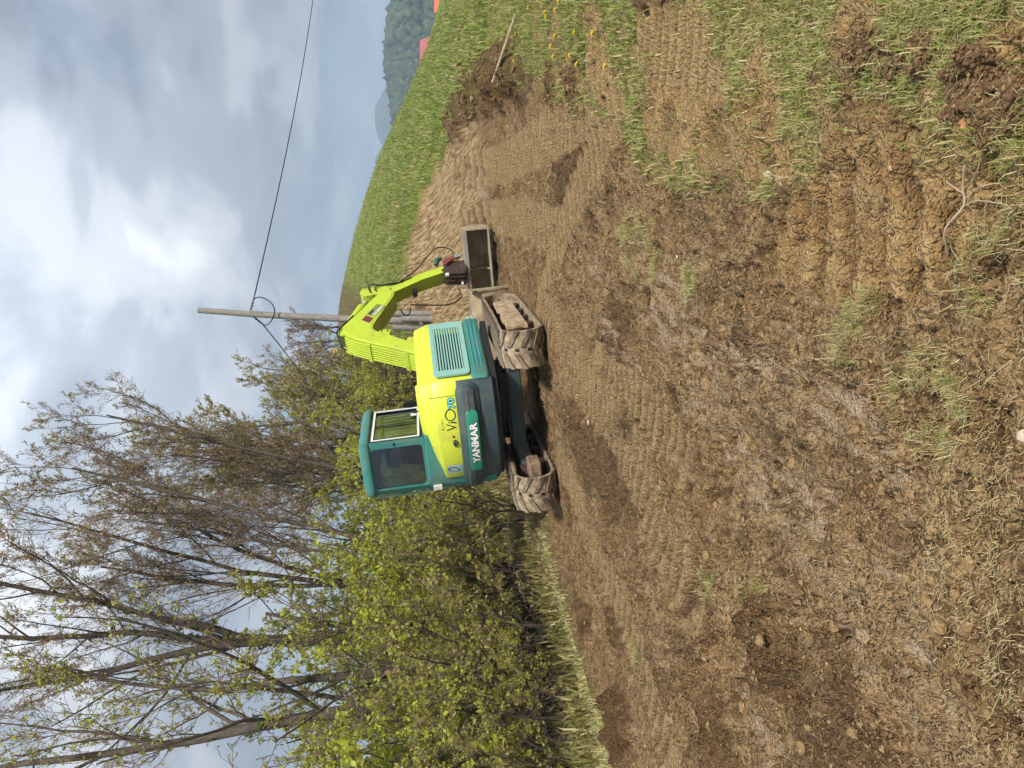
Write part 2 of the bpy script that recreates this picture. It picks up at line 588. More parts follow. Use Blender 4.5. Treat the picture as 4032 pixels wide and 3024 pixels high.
def ground(x, y, detail=True):
    """height and surface masks of the site at x, y."""
    x = np.asarray(x, float)
    y = np.asarray(y, float)
    z = base(x, y)
    r = np.hypot(x, y)
    near = r < 75
    warp = .28 * fbm(x, y, 1.3, 4) * np.clip(r / 6, .35, 2.2)
    sd = poly_sd(x, y, DIRT) + warp
    bare = sstep(.02, .30, fbm(x + 31, y - 12, 1.15, 4, .6) + .17) * (x > 0) * sstep(11, 6, y)
    dirt = np.maximum(sstep(-.06, .10, sd), .9 * bare)
    clay = np.zeros(x.shape)
    wet = np.zeros(x.shape)
    for pl, w in CLAY:
        d, _ = seg_info(x, y, pl)
        clay = np.maximum(clay, sstep(w * 1.7, w * .4, d + .16 * fbm(x, y, 3.5, 4)))
    clay = clay * sstep(-.12, .22, fbm((x * .92 - y * .4) * 2.6, (x * .4 + y * .92) * .45, 6.0, 4, .65) + .25 * fbm(x, y, 1.7, 2))
    track = np.zeros(x.shape)
    tz = np.zeros(x.shape)
    damp_shade = np.zeros(x.shape)
    for pl, w, per, amp in TRACKS:
        d, s = seg_info(x, y, pl)
        m = sstep(w, w * .82, d + .05 * fbm(x, y, 2.5, 3)) * sstep(-.55, -.3, fbm(x, y, .9, 3) + .12)
        ph = s / per + .22 * d / w + .16 * fbm(x, y, 2.5, 2)
        rid = np.abs((ph % 1.0) * 2 - 1)
        gap = sstep(.60, .30, rid + .16 * fbm(x, y, 6, 2))
        tz = np.where(m > track, m * (amp * (.5 - gap) * 1.25 - .02), tz)
        damp_shade = np.where(m > track, m * gap, damp_shade)  # shade of the tread gaps put into the soil colour
        track = np.maximum(track, m)
    heap = np.zeros(x.shape)
    hz = np.zeros(x.shape)
    for hx, hy, hr, hh in HEAPS:
        d = np.hypot(x - hx, y - hy) / hr + .45 * fbm(x + hx, y, 2.2 / max(hr, .25), 3)
        b = sstep(1.15, .1, d)
        hz = np.maximum(hz, b * hh)
        heap = np.maximum(heap, sstep(.12, .4, b))
    # scraped tan clay in the cut by the photographer
    dT = np.hypot((x - .62) / .36, (y - 2.55) / .75)
    tan = sstep(1.15, .7, dT + .35 * fbm(x, y, 2.2, 3))
    dT2 = np.hypot((x - 1.9) / .35, (y - 4.35) / .55)
    tan = np.maximum(tan, sstep(1.15, .8, dT2 + .3 * fbm(x, y, 2.2, 3)))
    tan = np.maximum(tan, .8 * bare * (sd < 0))
    # pale, dry bank behind the machine
    dry = sstep(12.5, 15.5, y + 1.5 * fbm(x, y, .4, 3) + .5 * (x - 2)) * dirt * sstep(-3, .5, x)
    z = z + np.where(near, hz, 0)
    if detail:
        rough = dirt * (1 - .6 * clay) * (1 - .78 * track) * (1 - .5 * tan) * (1 - .88 * dry) + .6 * heap
        bil = np.abs(fbm(x + 5, y, 2.1, 3, .55))
        n = .07 * fbm(x, y, 1.1, 3) - .07 * bil + .05 * (np.abs(fbm(x - 9, y + 3, 3.1, 3, .55)) - .2)
        n += .022 * np.abs(fbm(x, y + 7, 5.2, 3, .6))
        # crumbs of several sizes
        wx, wy = x + .05 * fbm(x, y, 9, 3), y + .05 * fbm(x + 3, y + 9, 9, 3)
        big_ = sstep(-.15, .3, fbm(x + 2, y - 4, .8, 3))
        n += (.016 + .034 * big_) * (1 - 1.5 * worley(wx, wy, 9.5) ** 1.6) + (.018 + .012 * big_) * (1 - 1.5 * worley(wx + 4, wy, 23) ** 1.6)
        n += .011 * (1 - 1.5 * worley(wx, wy + 4, 52)) * sstep(12, 5, r)
        left = sstep(.1, -1.0, x) * sstep(9.5, 7.0, y)
        n += left * (.045 * (1 - 1.5 * worley(wx * 1.0 + 7, wy, 4.6) ** 1.5) + .03 * fbm(x, y, 2.4, 3))
        # small holes between crumbs
        hole = sstep(.26, .55, fbm(x - 3, y + 2, 9.0, 3, .6))
        hol2 = sstep(.22, .5, fbm(x + 13, y + 21, 2.6, 4, .6))
        n -= .040 * hole + .05 * hol2
        damp_shade = np.maximum(damp_shade, dirt * np.maximum(.8 * hole, .75 * hol2) * (1 - .7 * track) * (1 - dry))  # holes and hollows coloured darker, painted shade
        damp_shade = np.maximum(damp_shade, dirt * .75 * sstep(.02, .34, fbm(x + 40, y - 7, .6, 4, .58)) * (1 - track) * (1 - dry) * (1 - .5 * tan))
        z = z + np.where(near, rough * n * np.clip(1.25 - r / 60, .4, 1), 0)
        z = z + np.where(near, dirt * tz, 0) + np.where(near & (dirt < .5), .5 * tz, 0)
        # bucket scrape steps in the tan clay
        w_ = (y * .97 + x * .22 + .12 * fbm(x, y, 1.6, 3)) / .19
        gr_ = sstep(.5, .2, np.abs((w_ % 1) * 2 - 1) + .2 * fbm(x, y, 5, 2))
        z = z + np.where(near, tan * (sd > 0) * .06 * (.5 - gr_), 0)
        damp_shade = np.maximum(damp_shade, tan * gr_ * (sd > 0) * .8)  # shade in the scrape grooves painted as darker soil
        # streaks on the pale bank run down hill
        z = z + np.where(near, dry * .006 * fbm(x * 3.2 + .3 * y, y * .5, 1.6, 4, .6), 0)
        z = z + np.where(near, (1 - dirt) * (.022 * fbm(x, y, 2.4, 4) + .03 * fbm(x, y, .6, 2)), 0)
        # step down from the turf to the cut
        z = z - np.where(near, .05 * sstep(-.02, .12, sd), 0) * (r < 40)
        # the left lip stands up a little
        lip = sstep(.35, .0, np.abs(sd)) * sstep(-1.2, -2.0, x) * sstep(22, 16, y)
        z = z + np.where(near, .07 * lip * (1 - dirt), 0)
    # under the tracks the soil is pressed to the plane the machine stands on
    hx_, hy_ = .2588, .9659
    lx = (x + .1) * hy_ - (y - 10.4) * hx_
    ly = (x + .1) * hx_ + (y - 10.4) * hy_
    for c0 in (.94, -.88):
        m = sstep(.36, .22, np.abs(lx - c0)) * sstep(1.65, 1.3, np.abs(ly))
        z = z * (1 - m) + m * (-.03 + .1234 * (x + .1) - .0333 * (y - 10.4) - .012)
    return z, dict(dirt=dirt, clay=clay, track=track, heap=heap, tan=tan, dry=dry, sd=sd, damp_shade=damp_shade * dirt)


def gz(x, y):
    return float(ground(np.array([x]), np.array([y]))[0][0])


def make_ground():
    A = np.concatenate([np.linspace(-180, -34, 26)[:-1], np.linspace(-34, -29.5, 8)[:-1], np.linspace(-29.5, 29.5, 470),
                        np.linspace(29.5, 34, 8)[1:], np.linspace(34, 180, 26)[1:-1]])
    A = np.radians(A)
    rows = [1.25]
    while rows[-1] < 13:
        rows.append(rows[-1] + max(.0045, min(.0027 * rows[-1] ** 2, .029)))
    Rr = np.concatenate([[.15, .5, .9], rows, np.geomspace(rows[-1], 70, 105)[1:], np.geomspace(70, 5000, 34)[1:]])
    AA, RR = np.meshgrid(A, Rr)
    X, Y = RR * np.sin(AA), RR * np.cos(AA)
    Z, m = ground(X.ravel(), Y.ravel())
    V = np.c_[X.ravel(), Y.ravel(), Z]
    nr, na = AA.shape
    i = np.arange(nr - 1)[:, None] * na
    j = np.arange(na)[None, :]
    j2 = (j + 1) % na
    F = np.stack([(i + j).ravel(), (i + j2).ravel(), (i + na + j2).ravel(), (i + na + j).ravel()], 1)
    # close the middle
    V = np.vstack([V, [[0, 0, V[:na, 2].mean()]]])
    c = len(V) - 1
    T = np.stack([np.full(na, c), (np.arange(na) + 1) % na, np.arange(na)], 1)
    at = {k: np.r_[m[k], m[k][0]] for k in ('dirt', 'clay', 'track', 'heap', 'tan', 'dry', 'damp_shade')}
    me = np_mesh('ground', V, [F, T], mat_ground(), smooth=True, attrs=at)
    return link('ground', me, kind='structure', label='bare brown earth and sloping green meadow of the dig')


def mat_ground():
    m = Mat('earth_and_turf')
    v = m.pos()
    big = m.noise(v, .9, 4, .6)
    mid = m.noise(v, 5, 6, .65)
    fine = m.noise(v, 34, 6, .7)
    vf = m.noise(v, 120, 4, .7)

    def cells(scale, out='Distance', rnd=1.0):
        n = m.new('ShaderNodeTexVoronoi')
        n.inputs['Scale'].default_value = scale
        n.inputs['Randomness'].default_value = rnd
        m.l.new(m.mix(.035, v, warp), n.inputs['Vector'])
        return n.outputs[out]
    wn_ = m.new('ShaderNodeTexNoise')
    wn_.inputs['Scale'].default_value = 16
    m.l.new(v, wn_.inputs['Vector'])
    warp = wn_.outputs[1]
    c1, c2 = cells(42), cells(105)
    k1 = cells(42, 'Color')
    # soil
    soil = m.ramp(mid, [(.25, lin(114, 89, 59)), (.45, lin(156, 127, 89)), (.6, lin(180, 151, 110)), (.78, lin(204, 177, 136))])
    crumb = m.new('ShaderNodeSeparateColor')
    m.l.new(k1, crumb.inputs[0])
    soil = m.mix(m.ramp(crumb.outputs[0], [(.0, (.8,) * 3), (.3, (.25,) * 3), (.5, (0, 0, 0))]), soil, lin(86, 63, 38))
    soil = m.mix(m.ramp(crumb.outputs[1], [(.72, (0, 0, 0)), (1.0, (.6,) * 3)]), soil, lin(196, 164, 118))
    soil = m.mix(m.ramp(fine, [(.36, (.65,) * 3), (.5, (0, 0, 0))]), soil, lin(86, 62, 37))
    soil = m.mix(m.ramp(vf, [(.62, (0, 0, 0)), (.75, (.8,) * 3)]), soil, lin(206, 178, 136))
    ochre = m.ramp(big, [(.42, (0, 0, 0)), (.68, (1, 1, 1))])
    soil = m.mix(m.math('MULTIPLY', ochre, .3), soil, lin(162, 124, 76))
    clayc = m.ramp(m.noise(v, 14, 6, .75), [(.3, lin(148, 120, 90)), (.5, lin(190, 164, 132)), (.7, lin(216, 194, 164))])
    tanc = m.ramp(m.math('ADD', m.math('MULTIPLY', mid, .6), m.math('MULTIPLY', fine, .4)), [(.34, lin(138, 102, 60)), (.5, lin(192, 154, 102)), (.66, lin(214, 182, 130))])
    streak = m.noise(m.pos(scale=(8.0, .5, 1)), 3.0, 6, .7)
    dryc = m.ramp(streak, [(.36, lin(96, 70, 42)), (.44, lin(150, 118, 76)), (.53, lin(196, 164, 116)), (.64, lin(222, 202, 166))])
    heapc = m.ramp(mid, [(.3, lin(84, 62, 39)), (.7, lin(128, 98, 63))])
    col = m.mix(m.attr('dry'), soil, dryc)
    col = m.mix(m.math('MULTIPLY', m.attr('tan'), .8), col, tanc)
    col = m.mix(m.math('MULTIPLY', m.attr('track'), .5), col, lin(194, 164, 118))
    col = m.mix(m.math('MULTIPLY', m.attr('damp_shade'), .8), col, m.ramp(fine, [(.35, lin(62, 45, 29)), (.65, lin(98, 73, 48))]))  # damp patches, plus painted shade in gaps, holes and grooves
    col = m.mix(m.math('MULTIPLY', m.attr('clay'), .85), col, clayc)
    col = m.mix(m.math('MULTIPLY', m.attr('heap'), .75), col, heapc)
    # turf: matted green and straw
    turf = m.ramp(m.noise(v, 9, 5, .7), [(.28, lin(108, 100, 54)), (.42, lin(146, 134, 76)), (.54, lin(174, 152, 104)), (.7, lin(196, 170, 126))])
    lawn = m.ramp(m.noise(m.pos(scale=(1, .45, 1)), 2.2, 6, .7), [(.32, lin(100, 112, 44)), (.46, lin(124, 138, 54)), (.58, lin(150, 154, 74)), (.72, lin(172, 164, 98))])
    sepn = m.new('ShaderNodeSeparateXYZ')
    m.l.new(v, sepn.inputs[0])
    far = m.math('MULTIPLY', m.math('SUBTRACT', sepn.outputs[1], 7.0), .12, clamp=True)
    turf = m.mix(far, turf, lawn)
    wood = m.math('MULTIPLY', m.math('SUBTRACT', m.math('SUBTRACT', 3.2, sepn.outputs[0]), m.math('MULTIPLY', m.math('SUBTRACT', 30.0, sepn.outputs[1]), .21)), .8, clamp=True)
    litter = m.ramp(m.noise(v, 7, 6, .75), [(.3, lin(74, 62, 40)), (.5, lin(120, 102, 66)), (.68, lin(150, 136, 88))])
    turf = m.mix(wood, turf, litter)
    col = m.mix(m.attr('dirt'), m.mix(m.math('MULTIPLY', m.attr('heap'), .8), turf, heapc), col)
    rough = m.mix(m.attr('clay'), (.95,) * 3, (.86,) * 3)
    h = m.math('SUBTRACT', m.math('MULTIPLY', fine, .5), m.math('ADD', m.math('MULTIPLY', c1, .75), m.math('MULTIPLY', c2, .4)))
    nb = m.bump(h, 1.0, .055)
    return m.done(m.bsdf(col, rough, nb, spec=.2))


make_ground()
# ------------------------------------------------------------------ excavator
LIME = paint('lime_paint', lin(208, 219, 50), .38, .42, scale=2.5)
LIMEG = paint('green_lime_paint', lin(188, 210, 44), .38, .40, scale=3.0)
TEAL = paint('teal_paint', lin(54, 134, 127), .36, .36, scale=2.5)
PALE_TEAL = paint('faded_teal_paint', lin(140, 190, 178), .5, .20, scale=3)
DKTEAL = paint('dark_teal_iron', lin(46, 68, 71), .55, .45, dirtc=lin(124, 110, 92), scale=4, scratch=.25)
FRAMEP = paint('frame_paint', lin(44, 66, 62), .6, .55, dirtc=lin(96, 76, 54), scale=5)
BADGE = paint('badge_green', lin(22, 140, 112), .4, .05)
BLACK = plain('black_rubber', lin(22, 22, 22), .6)
DARKM = plain('dark_steel', lin(58, 50, 46), .55, .3, c2=lin(92, 66, 52))
RED = plain('red_paint', lin(138, 52, 48), .6, c2=lin(96, 58, 50))
WHITE = plain('white_print', lin(238, 238, 232), .5, var=.08)
INK = plain('dark_print', lin(46, 62, 60), .5)
CYAN = plain('cyan_print', lin(120, 214, 214), .5, var=.05)
GREY = plain('grey_print', lin(140, 150, 140), .5)
SILVER = plain('silver_trim', lin(205, 205, 200), .35, .4, var=.1)
MUDRUB = plain('muddy_rubber', lin(176, 156, 128), .9, var=.35, scale=14, bump=.9, c2=lin(112, 94, 72))
MUDLUG = plain('muddy_lug', lin(148, 131, 108), .9, var=.3, scale=16, bump=.9, c2=lin(88, 75, 60))
CLAYM = plain('caked_clay', lin(196, 174, 142), .95, var=.3, scale=12, bump=.8, c2=lin(144, 120, 90))
DIRTM = plain('dark_caked_dirt', lin(74, 56, 40), .95, var=.4, scale=12, bump=.7)
MUDSTEEL = plain('muddy_steel', lin(186, 168, 138), .75, .1, var=.3, scale=6, bump=.3, c2=lin(142, 122, 92))
SEATM = plain('black_seat', lin(30, 30, 32), .7)


def glass_mat():
    m = Mat('cab_glass')
    tr = m.new('ShaderNodeBsdfTransparent')
    tr.inputs[0].default_value = (.40, .45, .45, 1)
    gl = m.new('ShaderNodeBsdfGlossy')
    gl.inputs['Roughness'].default_value = .06
    gl.inputs[0].default_value = (.9, .95, 1, 1)
    lw = m.new('ShaderNodeLayerWeight')
    lw.inputs[0].default_value = .5
    df = m.new('ShaderNodeBsdfDiffuse')
    n = m.noise(m.co(), 6, 6, .7)
    m.put(df.inputs[0], lin(150, 148, 138))
    s1 = m.new('ShaderNodeMixShader')
    m.put(s1.inputs[0], m.math('ADD', m.math('MULTIPLY', m.math('POWER', lw.outputs['Facing'], 1.6), .34), .08))
    m.l.new(tr.outputs[0], s1.inputs[1])
    m.l.new(gl.outputs[0], s1.inputs[2])
    s2 = m.new('ShaderNodeMixShader')
    m.put(s2.inputs[0], m.math('MULTIPLY', m.ramp(n, [(.45, (0, 0, 0)), (.7, (1, 1, 1))]), .10))
    m.l.new(s1.outputs[0], s2.inputs[1])
    m.l.new(df.outputs[0], s2.inputs[2])
    return m.done(s2.outputs[0])


GLASS = glass_mat()

exc = empty('excavator', label='lime and teal tracked mini excavator standing on the bare earth', cat='excavator')
_n = Vector((-.1234, .0333, 1)).normalized()
_h = Vector((math.sin(R_(15)), math.cos(R_(15)), 0))
_h = (_h - _n * _h.dot(_n)).normalized()
_r = _h.cross(_n)
exc.matrix_world = Matrix.Translation((-.1, 10.4, -.03)) @ Matrix(((_r.x, _h.x, _n.x, 0), (_r.y, _h.y, _n.y, 0), (_r.z, _h.z, _n.z, 0), (0, 0, 0, 1)))
ZU, ZB, ZK = R_(-12), R_(-27), R_(-5)     # upper house, boom and bucket turned to the right of the tracks


def cyl(R, deg, z):
    a = math.radians(deg)
    return (R * math.sin(a), -R * math.cos(a), z)


# --- tracks
def track_path(n_arc=10, L=1.18, r=.255, zc=.275):
    P = []
    for i in range(n_arc + 1):
        a = -math.pi / 2 - math.pi * i / n_arc
        P.append((-L + r * math.cos(a) * 1.0, zc + r * math.sin(a)))
    m = 14
    for i in range(1, m):
        t = i / m
        P.append((-L + 2 * L * t, zc + r - .012 * math.sin(math.pi * t)))
    for i in range(n_arc + 1):
        a = math.pi / 2 - math.pi * i / n_arc
        P.append((L + r * math.cos(a), zc + r + r * (math.sin(a) - 1) * (1.0)))
    for i in range(1, m):
        t = i / m
        P.append((L - 2 * L * t, zc - r))
    return P


def make_track(x0, x1, side):
    P = track_path()
    n = len(P)
    inner = []
    for i in range(n):
        (ay, az), (by, bz) = P[i - 1], P[(i + 1) % n]
        ty, tz = by - ay, bz - az
        l = math.hypot(ty, tz)
        inner.append((P[i][0] + tz / l * .035, P[i][1] - ty / l * .035))
    mb = MB()
    rings = []
    for (y, z), (yi, zi) in zip(P, inner):
        rings.append([(x0, y, z), (x1, y, z), (x1, yi, zi), (x0, yi, zi)])
    rings.append(rings[0])
    mb.loft(rings, True)
    tr = mb.build('track', MUDRUB, exc, smooth=True, bevel=.006, label='muddy rubber crawler track on the %s' % side)
    # lugs: two staggered rows of slanted bars round the loop
    seg = np.array(P + [P[0]])
    dl = np.hypot(*np.diff(seg, axis=0).T)
    s = np.r_[0, np.cumsum(dl)]
    N = 42
    xm = (x0 + x1) / 2
    lm = {}
    for row, (xa, xb, sg) in enumerate(((x0 - .004, xm - .035, 1), (xm + .035, x1 + .004, -1))):
        mbl = MB()
        w = abs(xb - xa) / 2
        mbl.obox((0, 0, .009), (w, sg * .055, 0), (0, .030, 0), (0, 0, .009))
        o0 = None
        for k in range(N):
            q = (k + .5 * row) / N * s[-1]
            i = min(np.searchsorted(s, q) - 1, n - 1)
            i = max(i, 0)
            t = (q - s[i]) / dl[i]
            y, z = seg[i] * (1 - t) + seg[i + 1] * t
            ty, tz = (seg[i + 1] - seg[i]) / dl[i]
            nrm = (-(tz), ty) if False else (-tz, ty)
            # outward normal: away from the loop middle
            if (y - 0) * 0 + nrm[0] * (y - np.clip(y, -1.18, 1.18)) + nrm[1] * (z - .275) < 0:
                nrm = (-nrm[0], -nrm[1])
            M = Matrix(((1, 0, 0, (xa + xb) / 2), (0, nrm[1], nrm[0], y), (0, -nrm[0], nrm[1], z), (0, 0, 0, 1)))
            if o0 is None:
                o0 = mbl.build('lug', MUDLUG, tr, bevel=.006, seg=1)
                o = o0
            else:
                o = o0.copy()
                COL.objects.link(o)
                o.parent = tr
            o.matrix_local = M
    # drive-tooth windows down the middle
    w0 = None
    for k in range(N):
        q = (k + .25) / N * s[-1]
        i = max(min(np.searchsorted(s, q) - 1, n - 1), 0)
        t = (q - s[i]) / dl[i]
        y, z = seg[i] * (1 - t) + seg[i + 1] * t
        ty, tz = (seg[i + 1] - seg[i]) / dl[i]
        nrm = np.array((-tz, ty))
        if nrm[0] * (y - np.clip(y, -1.18, 1.18)) + nrm[1] * (z - .275) < 0:
            nrm = -nrm
        if w0 is None:
            w0 = MB().obox((0, 0, .001), (.017, 0, 0), (0, .022, 0), (0, 0, .004)).build('tooth_opening', BLACK, tr)
            o = w0
        else:
            o = w0.copy()
            COL.objects.link(o)
            o.parent = tr
        o.matrix_local = Matrix(((1, 0, 0, xm), (0, nrm[1], nrm[0], y), (0, -nrm[0], nrm[1], z), (0, 0, 0, 1)))
    # frame between the wheels
    so = 1 if x0 > 0 else -1
    xo, xi = (x1 - .06, x0 + .06) if so > 0 else (x0 + .06, x1 - .06)
    mf = MB()
    prof_o = [(-.93, .16), (.9, .16), (.98, .24), (.86, .36), (-.86, .40), (-1.0, .30)]
    a, b = sorted((xi, xo))
    mf.prism_x(prof_o, a, b)
    fr = mf.build('track_frame', DIRTM, exc, bevel=.02)
    ms = MB()
    ys = np.linspace(-.95, .92, 6)
    rg = random.Random(5)
    for k in range(5):
        t0 = .395 + rg.uniform(-.01, .02)
        ms.prism_x([(ys[k] + .004, .13 + rg.uniform(0, .02)), (ys[k + 1] - .004, .13 + rg.uniform(0, .02)), (ys[k + 1] - .004, t0), (ys[k] + .004, t0 + .012)],
                   min(xo - so * .02, xo + so * .035), max(xo - so * .02, xo + so * .035))
    ms.build('clay_cake', CLAYM, fr, bevel=.014)
    for k in range(4):
        mw = MB()
        yy = -.7 + .46 * k
        mw.tube([(xi, yy, .13), (xo + so * .01, yy, .13)], .085, 16)
        mw.build('roller', DARKM, fr, smooth=True)
    for yy, rr, nm in ((-1.18, .205, 'sprocket'), (1.18, .215, 'idler_wheel')):
        mw = MB()
        mw.tube([(xm - so * .05, yy, .275), (xm + so * .05, yy, .275)], rr, 24)
        mw.tube([(xm, yy, .275), (xm + so * .12, yy, .275)], [.13, .11], 18)
        mw.build(nm, DIRTM if nm == 'sprocket' else DARKM, fr, smooth=True)
    if so < 0:
        mm = MB()
        mm.box((-.78, -1.22, .17), (-.55, -.92, .33))
        mm.build('drive_motor', plain('rusty_iron', lin(104, 80, 62), .85, var=.4, scale=12, bump=.6, c2=lin(158, 136, 108)), fr, bevel=.03)
    return tr


make_track(.715, 1.165, 'right')
make_track(-1.11, -.66, 'left')
mb = MB()
mb.box((-.42, -.55, .30), (.42, .55, .47))
for sx in (1, -1):
    for sy in (1, -1):
        a = np.array((sx * .30, sy * .34, .40))
        b = np.array((sx * .86, sy * .72, .27))
        d = b - a
        nrm = np.array((-d[1], d[0], 0)) / np.hypot(d[0], d[1])
        mb.obox((a + b) / 2, d / 2, nrm * .13, (0, 0, .085))
mb.box((-.55, -.62, .26), (.70, -.44, .44))
mb.build('undercarriage_frame', FRAMEP, exc, bevel=.02)
mb = MB()
mb.tube([(0, 0, .46), (0, 0, .52), (0, 0, .52), (0, 0, .60)], [.50, .50, .46, .46], 40)
mb.build('swing_bearing', DARKM, exc, smooth=True)
# dozer blade, lifted
prof = [(2.0, .05), (1.94, .2), (1.91, .38), (1.94, .56), (2.0, .665), (2.03, .655), (1.975, .56), (1.95, .38), (1.975, .21), (2.04, .06)]
mb = MB().prism_x(prof, -1.17, 1.17)
bl = mb.build('dozer_blade', MUDSTEEL, exc, bevel=.006)
for sx in (1.155, -1.19):
    MB().prism_x([(1.80, .63), (1.84, .67), (2.04, .67), (2.06, .06), (1.98, .05), (1.90, .30), (1.88, .55)], sx, sx + .035).build('blade_end_plate', MUDSTEEL, bl, bevel=.004)
mb = MB().tube([(1.145, 1.845, .635), (1.195, 1.845, .635)], .018, 12)
mb.build('lifting_eye', BLACK, bl)
mb = MB()
for sx in (-.42, .42):
    mb.obox((sx, 1.3, .36), (.06, 0, 0), (0, .66, .02), (0, 0, .07))
mb.obox((0, 1.9, .36), (.5, 0, 0), (0, .04, 0), (0, 0, .06))
mb.build('blade_arm', MUDSTEEL, bl, bevel=.01)

# --- upper house
SIDE = [(.745, -.81), (.80, -.46), (.855, -.11), (.905, .21), (.945, .46), (.93, .56), (.86, .62), (.74, .64)]


def plan_path(a0=-36, a1=42, R=1.07, n=52, side=0.0, tail=True):
    P = [cyl(R, a0 + (a1 - a0) * i / n, 0)[:2] for i in range(n + 1)]
    if tail:
        k = R / 1.1
        P += [((x + side) * (k if i == 0 else 1), (y) * (k if i == 0 else 1)) for i, (x, y) in enumerate(SIDE)]
    return P


# deck
deck = [cyl(1.02, a, 0)[:2] for a in np.linspace(-62, 44, 30)] + [(.78, -.55), (.92, .5), (.8, .6), (.45, .95), (-.2, .95), (-.25, .5), (-.88, .5)]
MB().prism_z(deck, .585, .66).build('deck', plain('black_deck', lin(30, 32, 32), .7), exc, ZU, bevel=.01)

# counterweight
angs = np.linspace(-60, 42, 70)
prof = [(.96, .615), (1.04, .625), (1.08, .66), (1.088, .80), (1.088, 1.06), (1.075, 1.10), (.9, 1.11)]
mb = MB()
mb.loft([[cyl(r, a, z) for a in angs] for r, z in prof], closed=False)
for e in (0, -1):
    ring = [cyl(r, angs[e], z) for r, z in prof] + [cyl(.8, angs[e], 1.0), cyl(.8, angs[e], .65)]
    mb.add(ring, [tuple(range(len(ring)))])
cw = mb.build('counterweight', DKTEAL, exc, ZU, smooth=True, label='dark teal curved counterweight with scuffed bumper band')


def pill(a0, a1, z0, z1, R0, R1, name, mat, parent, bulge=.0, edge=.02, n=56, rz=None):
    """raised pill-shaped panel wrapped round the rear."""
    zc, h = (z0 + z1) / 2, (z1 - z0) / 2
    L0, L1 = math.radians(a0) * R1, math.radians(a1) * R1

    def outline(off):
        hh = h - off
        pts = []
        for i in range(17):
            w = math.pi / 2 - math.pi * i / 16
            pts.append((L1 - h + hh * math.cos(w), zc + hh * math.sin(w)))
        for i in range(1, n):
            pts.append((L1 - h + (L0 + h - L1 + h) * i / n, zc - hh))
        for i in range(17):
            w = -math.pi / 2 - math.pi * i / 16
            pts.append((L0 + h + hh * math.cos(w), zc + hh * math.sin(w)))
        for i in range(1, n):
            pts.append((L0 + h + (L1 - h - L0 - h) * i / n, zc + hh))
        return pts
    rings = []
    for off, R in ((0, R0), (0, R1 - edge * .6), (edge * .3, R1 - edge * .2), (edge, R1), (h * .55, R1 + bulge), (h * .98, R1 + bulge * 1.3)):
        rings.append([cyl(R, math.degrees(x / R1), z) for x, z in outline(off)])
    return MB().loft(rings, True).build(name, mat, parent, rz, smooth=True)


bp = pill(-62, 41, .825, 1.125, 1.05, 1.118, 'bumper_band', DKTEAL, cw, bulge=.032, edge=.055)
pill(-23.8, 23.6, .872, 1.044, 1.12, 1.1525, 'badge_rim', BLACK, cw, bulge=.002, edge=.01)
pill(-23, 22.8, .880, 1.036, 1.12, 1.1575, 'badge', BADGE, cw, bulge=.002, edge=.012)


def text_shape(body, offset=0.0):
    cu = bpy.data.curves.new('lettering', 'FONT')
    cu.body = body
    cu.offset = offset
    cu.resolution_u = 4
    cu.fill_mode = 'FRONT'
    o = bpy.data.objects.new('lettering', cu)
    COL.objects.link(o)
    bpy.context.view_layer.update()
    dg = bpy.context.evaluated_depsgraph_get()
    me = bpy.data.meshes.new_from_object(o.evaluated_get(dg))
    bpy.data.objects.remove(o)
    bpy.data.curves.remove(cu)
    bm = bmesh.new()
    bm.from_mesh(me)
    bmesh.ops.triangulate(bm, faces=bm.faces)
    bmesh.ops.subdivide_edges(bm, edges=[e for e in bm.edges if e.calc_length() > .25], cuts=2)
    V = np.array([v.co[:2] for v in bm.verts])
    F = [tuple(v.index for v in f.verts) for f in bm.faces]
    bm.free()
    bpy.data.meshes.remove(me)
    return V, F


def lettering(name, body, box, fmap, mat, parent, offset=0.0, ref=None, rz=None, slant=0.0):
    """print body inside box (s0, s1, t0, t1) of a surface given by fmap(s, t)."""
    V, F = text_shape(body, offset)
    lo, hi = ref if ref else (V.min(0), V.max(0))
    T = (V - lo) / (hi - lo)
    s = box[0] + (box[1] - box[0]) * T[:, 0] + slant * (T[:, 1] - .5)
    t = box[2] + (box[3] - box[2]) * T[:, 1]
    P = [fmap(a, b) for a, b in zip(s, t)]
    mb_ = MB().add(P, F)
    o = mb_.build(name, mat, parent, rz)
    return o, (lo, hi)


rear = lambda R: (lambda s, t: cyl(R, math.degrees(s / R), t))
_, ref = lettering('lettering', 'YANMAR', (-.29, .30, .908, 1.002), rear(1.1650), WHITE, cw, offset=.045)
lettering('lettering_outline', 'YANMAR', (-.29, .30, .908, 1.002), rear(1.1628), BLACK, cw, offset=.1, ref=ref)
# scuffs where the band was scraped
mb = MB()
rg = random.Random(3)
for k in range(16):
    a, z = rg.uniform(29, 35), rg.uniform(.93, 1.03)
    w = rg.uniform(.6, 1.6)
    mb.add([cyl(1.1565, a, z), cyl(1.1565, a + w, z - .012), cyl(1.1565, a + w + .2, z - .004), cyl(1.1565, a + .2, z + .007)], [(0, 1, 2, 3)])
mb.build('rust_scrape', plain('rust', lin(120, 62, 44), .9), cw)

# engine hood
def hood_top(a):
    return float(np.interp(a, [-40, -30, -7, 9, 20, 34, 50], [1.375, 1.40, 1.478, 1.535, 1.552, 1.56, 1.56]))


def hood_sh(a):
    return float(np.interp(a, [-40, -34, 6, 45], [1.345, 1.355, 1.388, 1.40]))


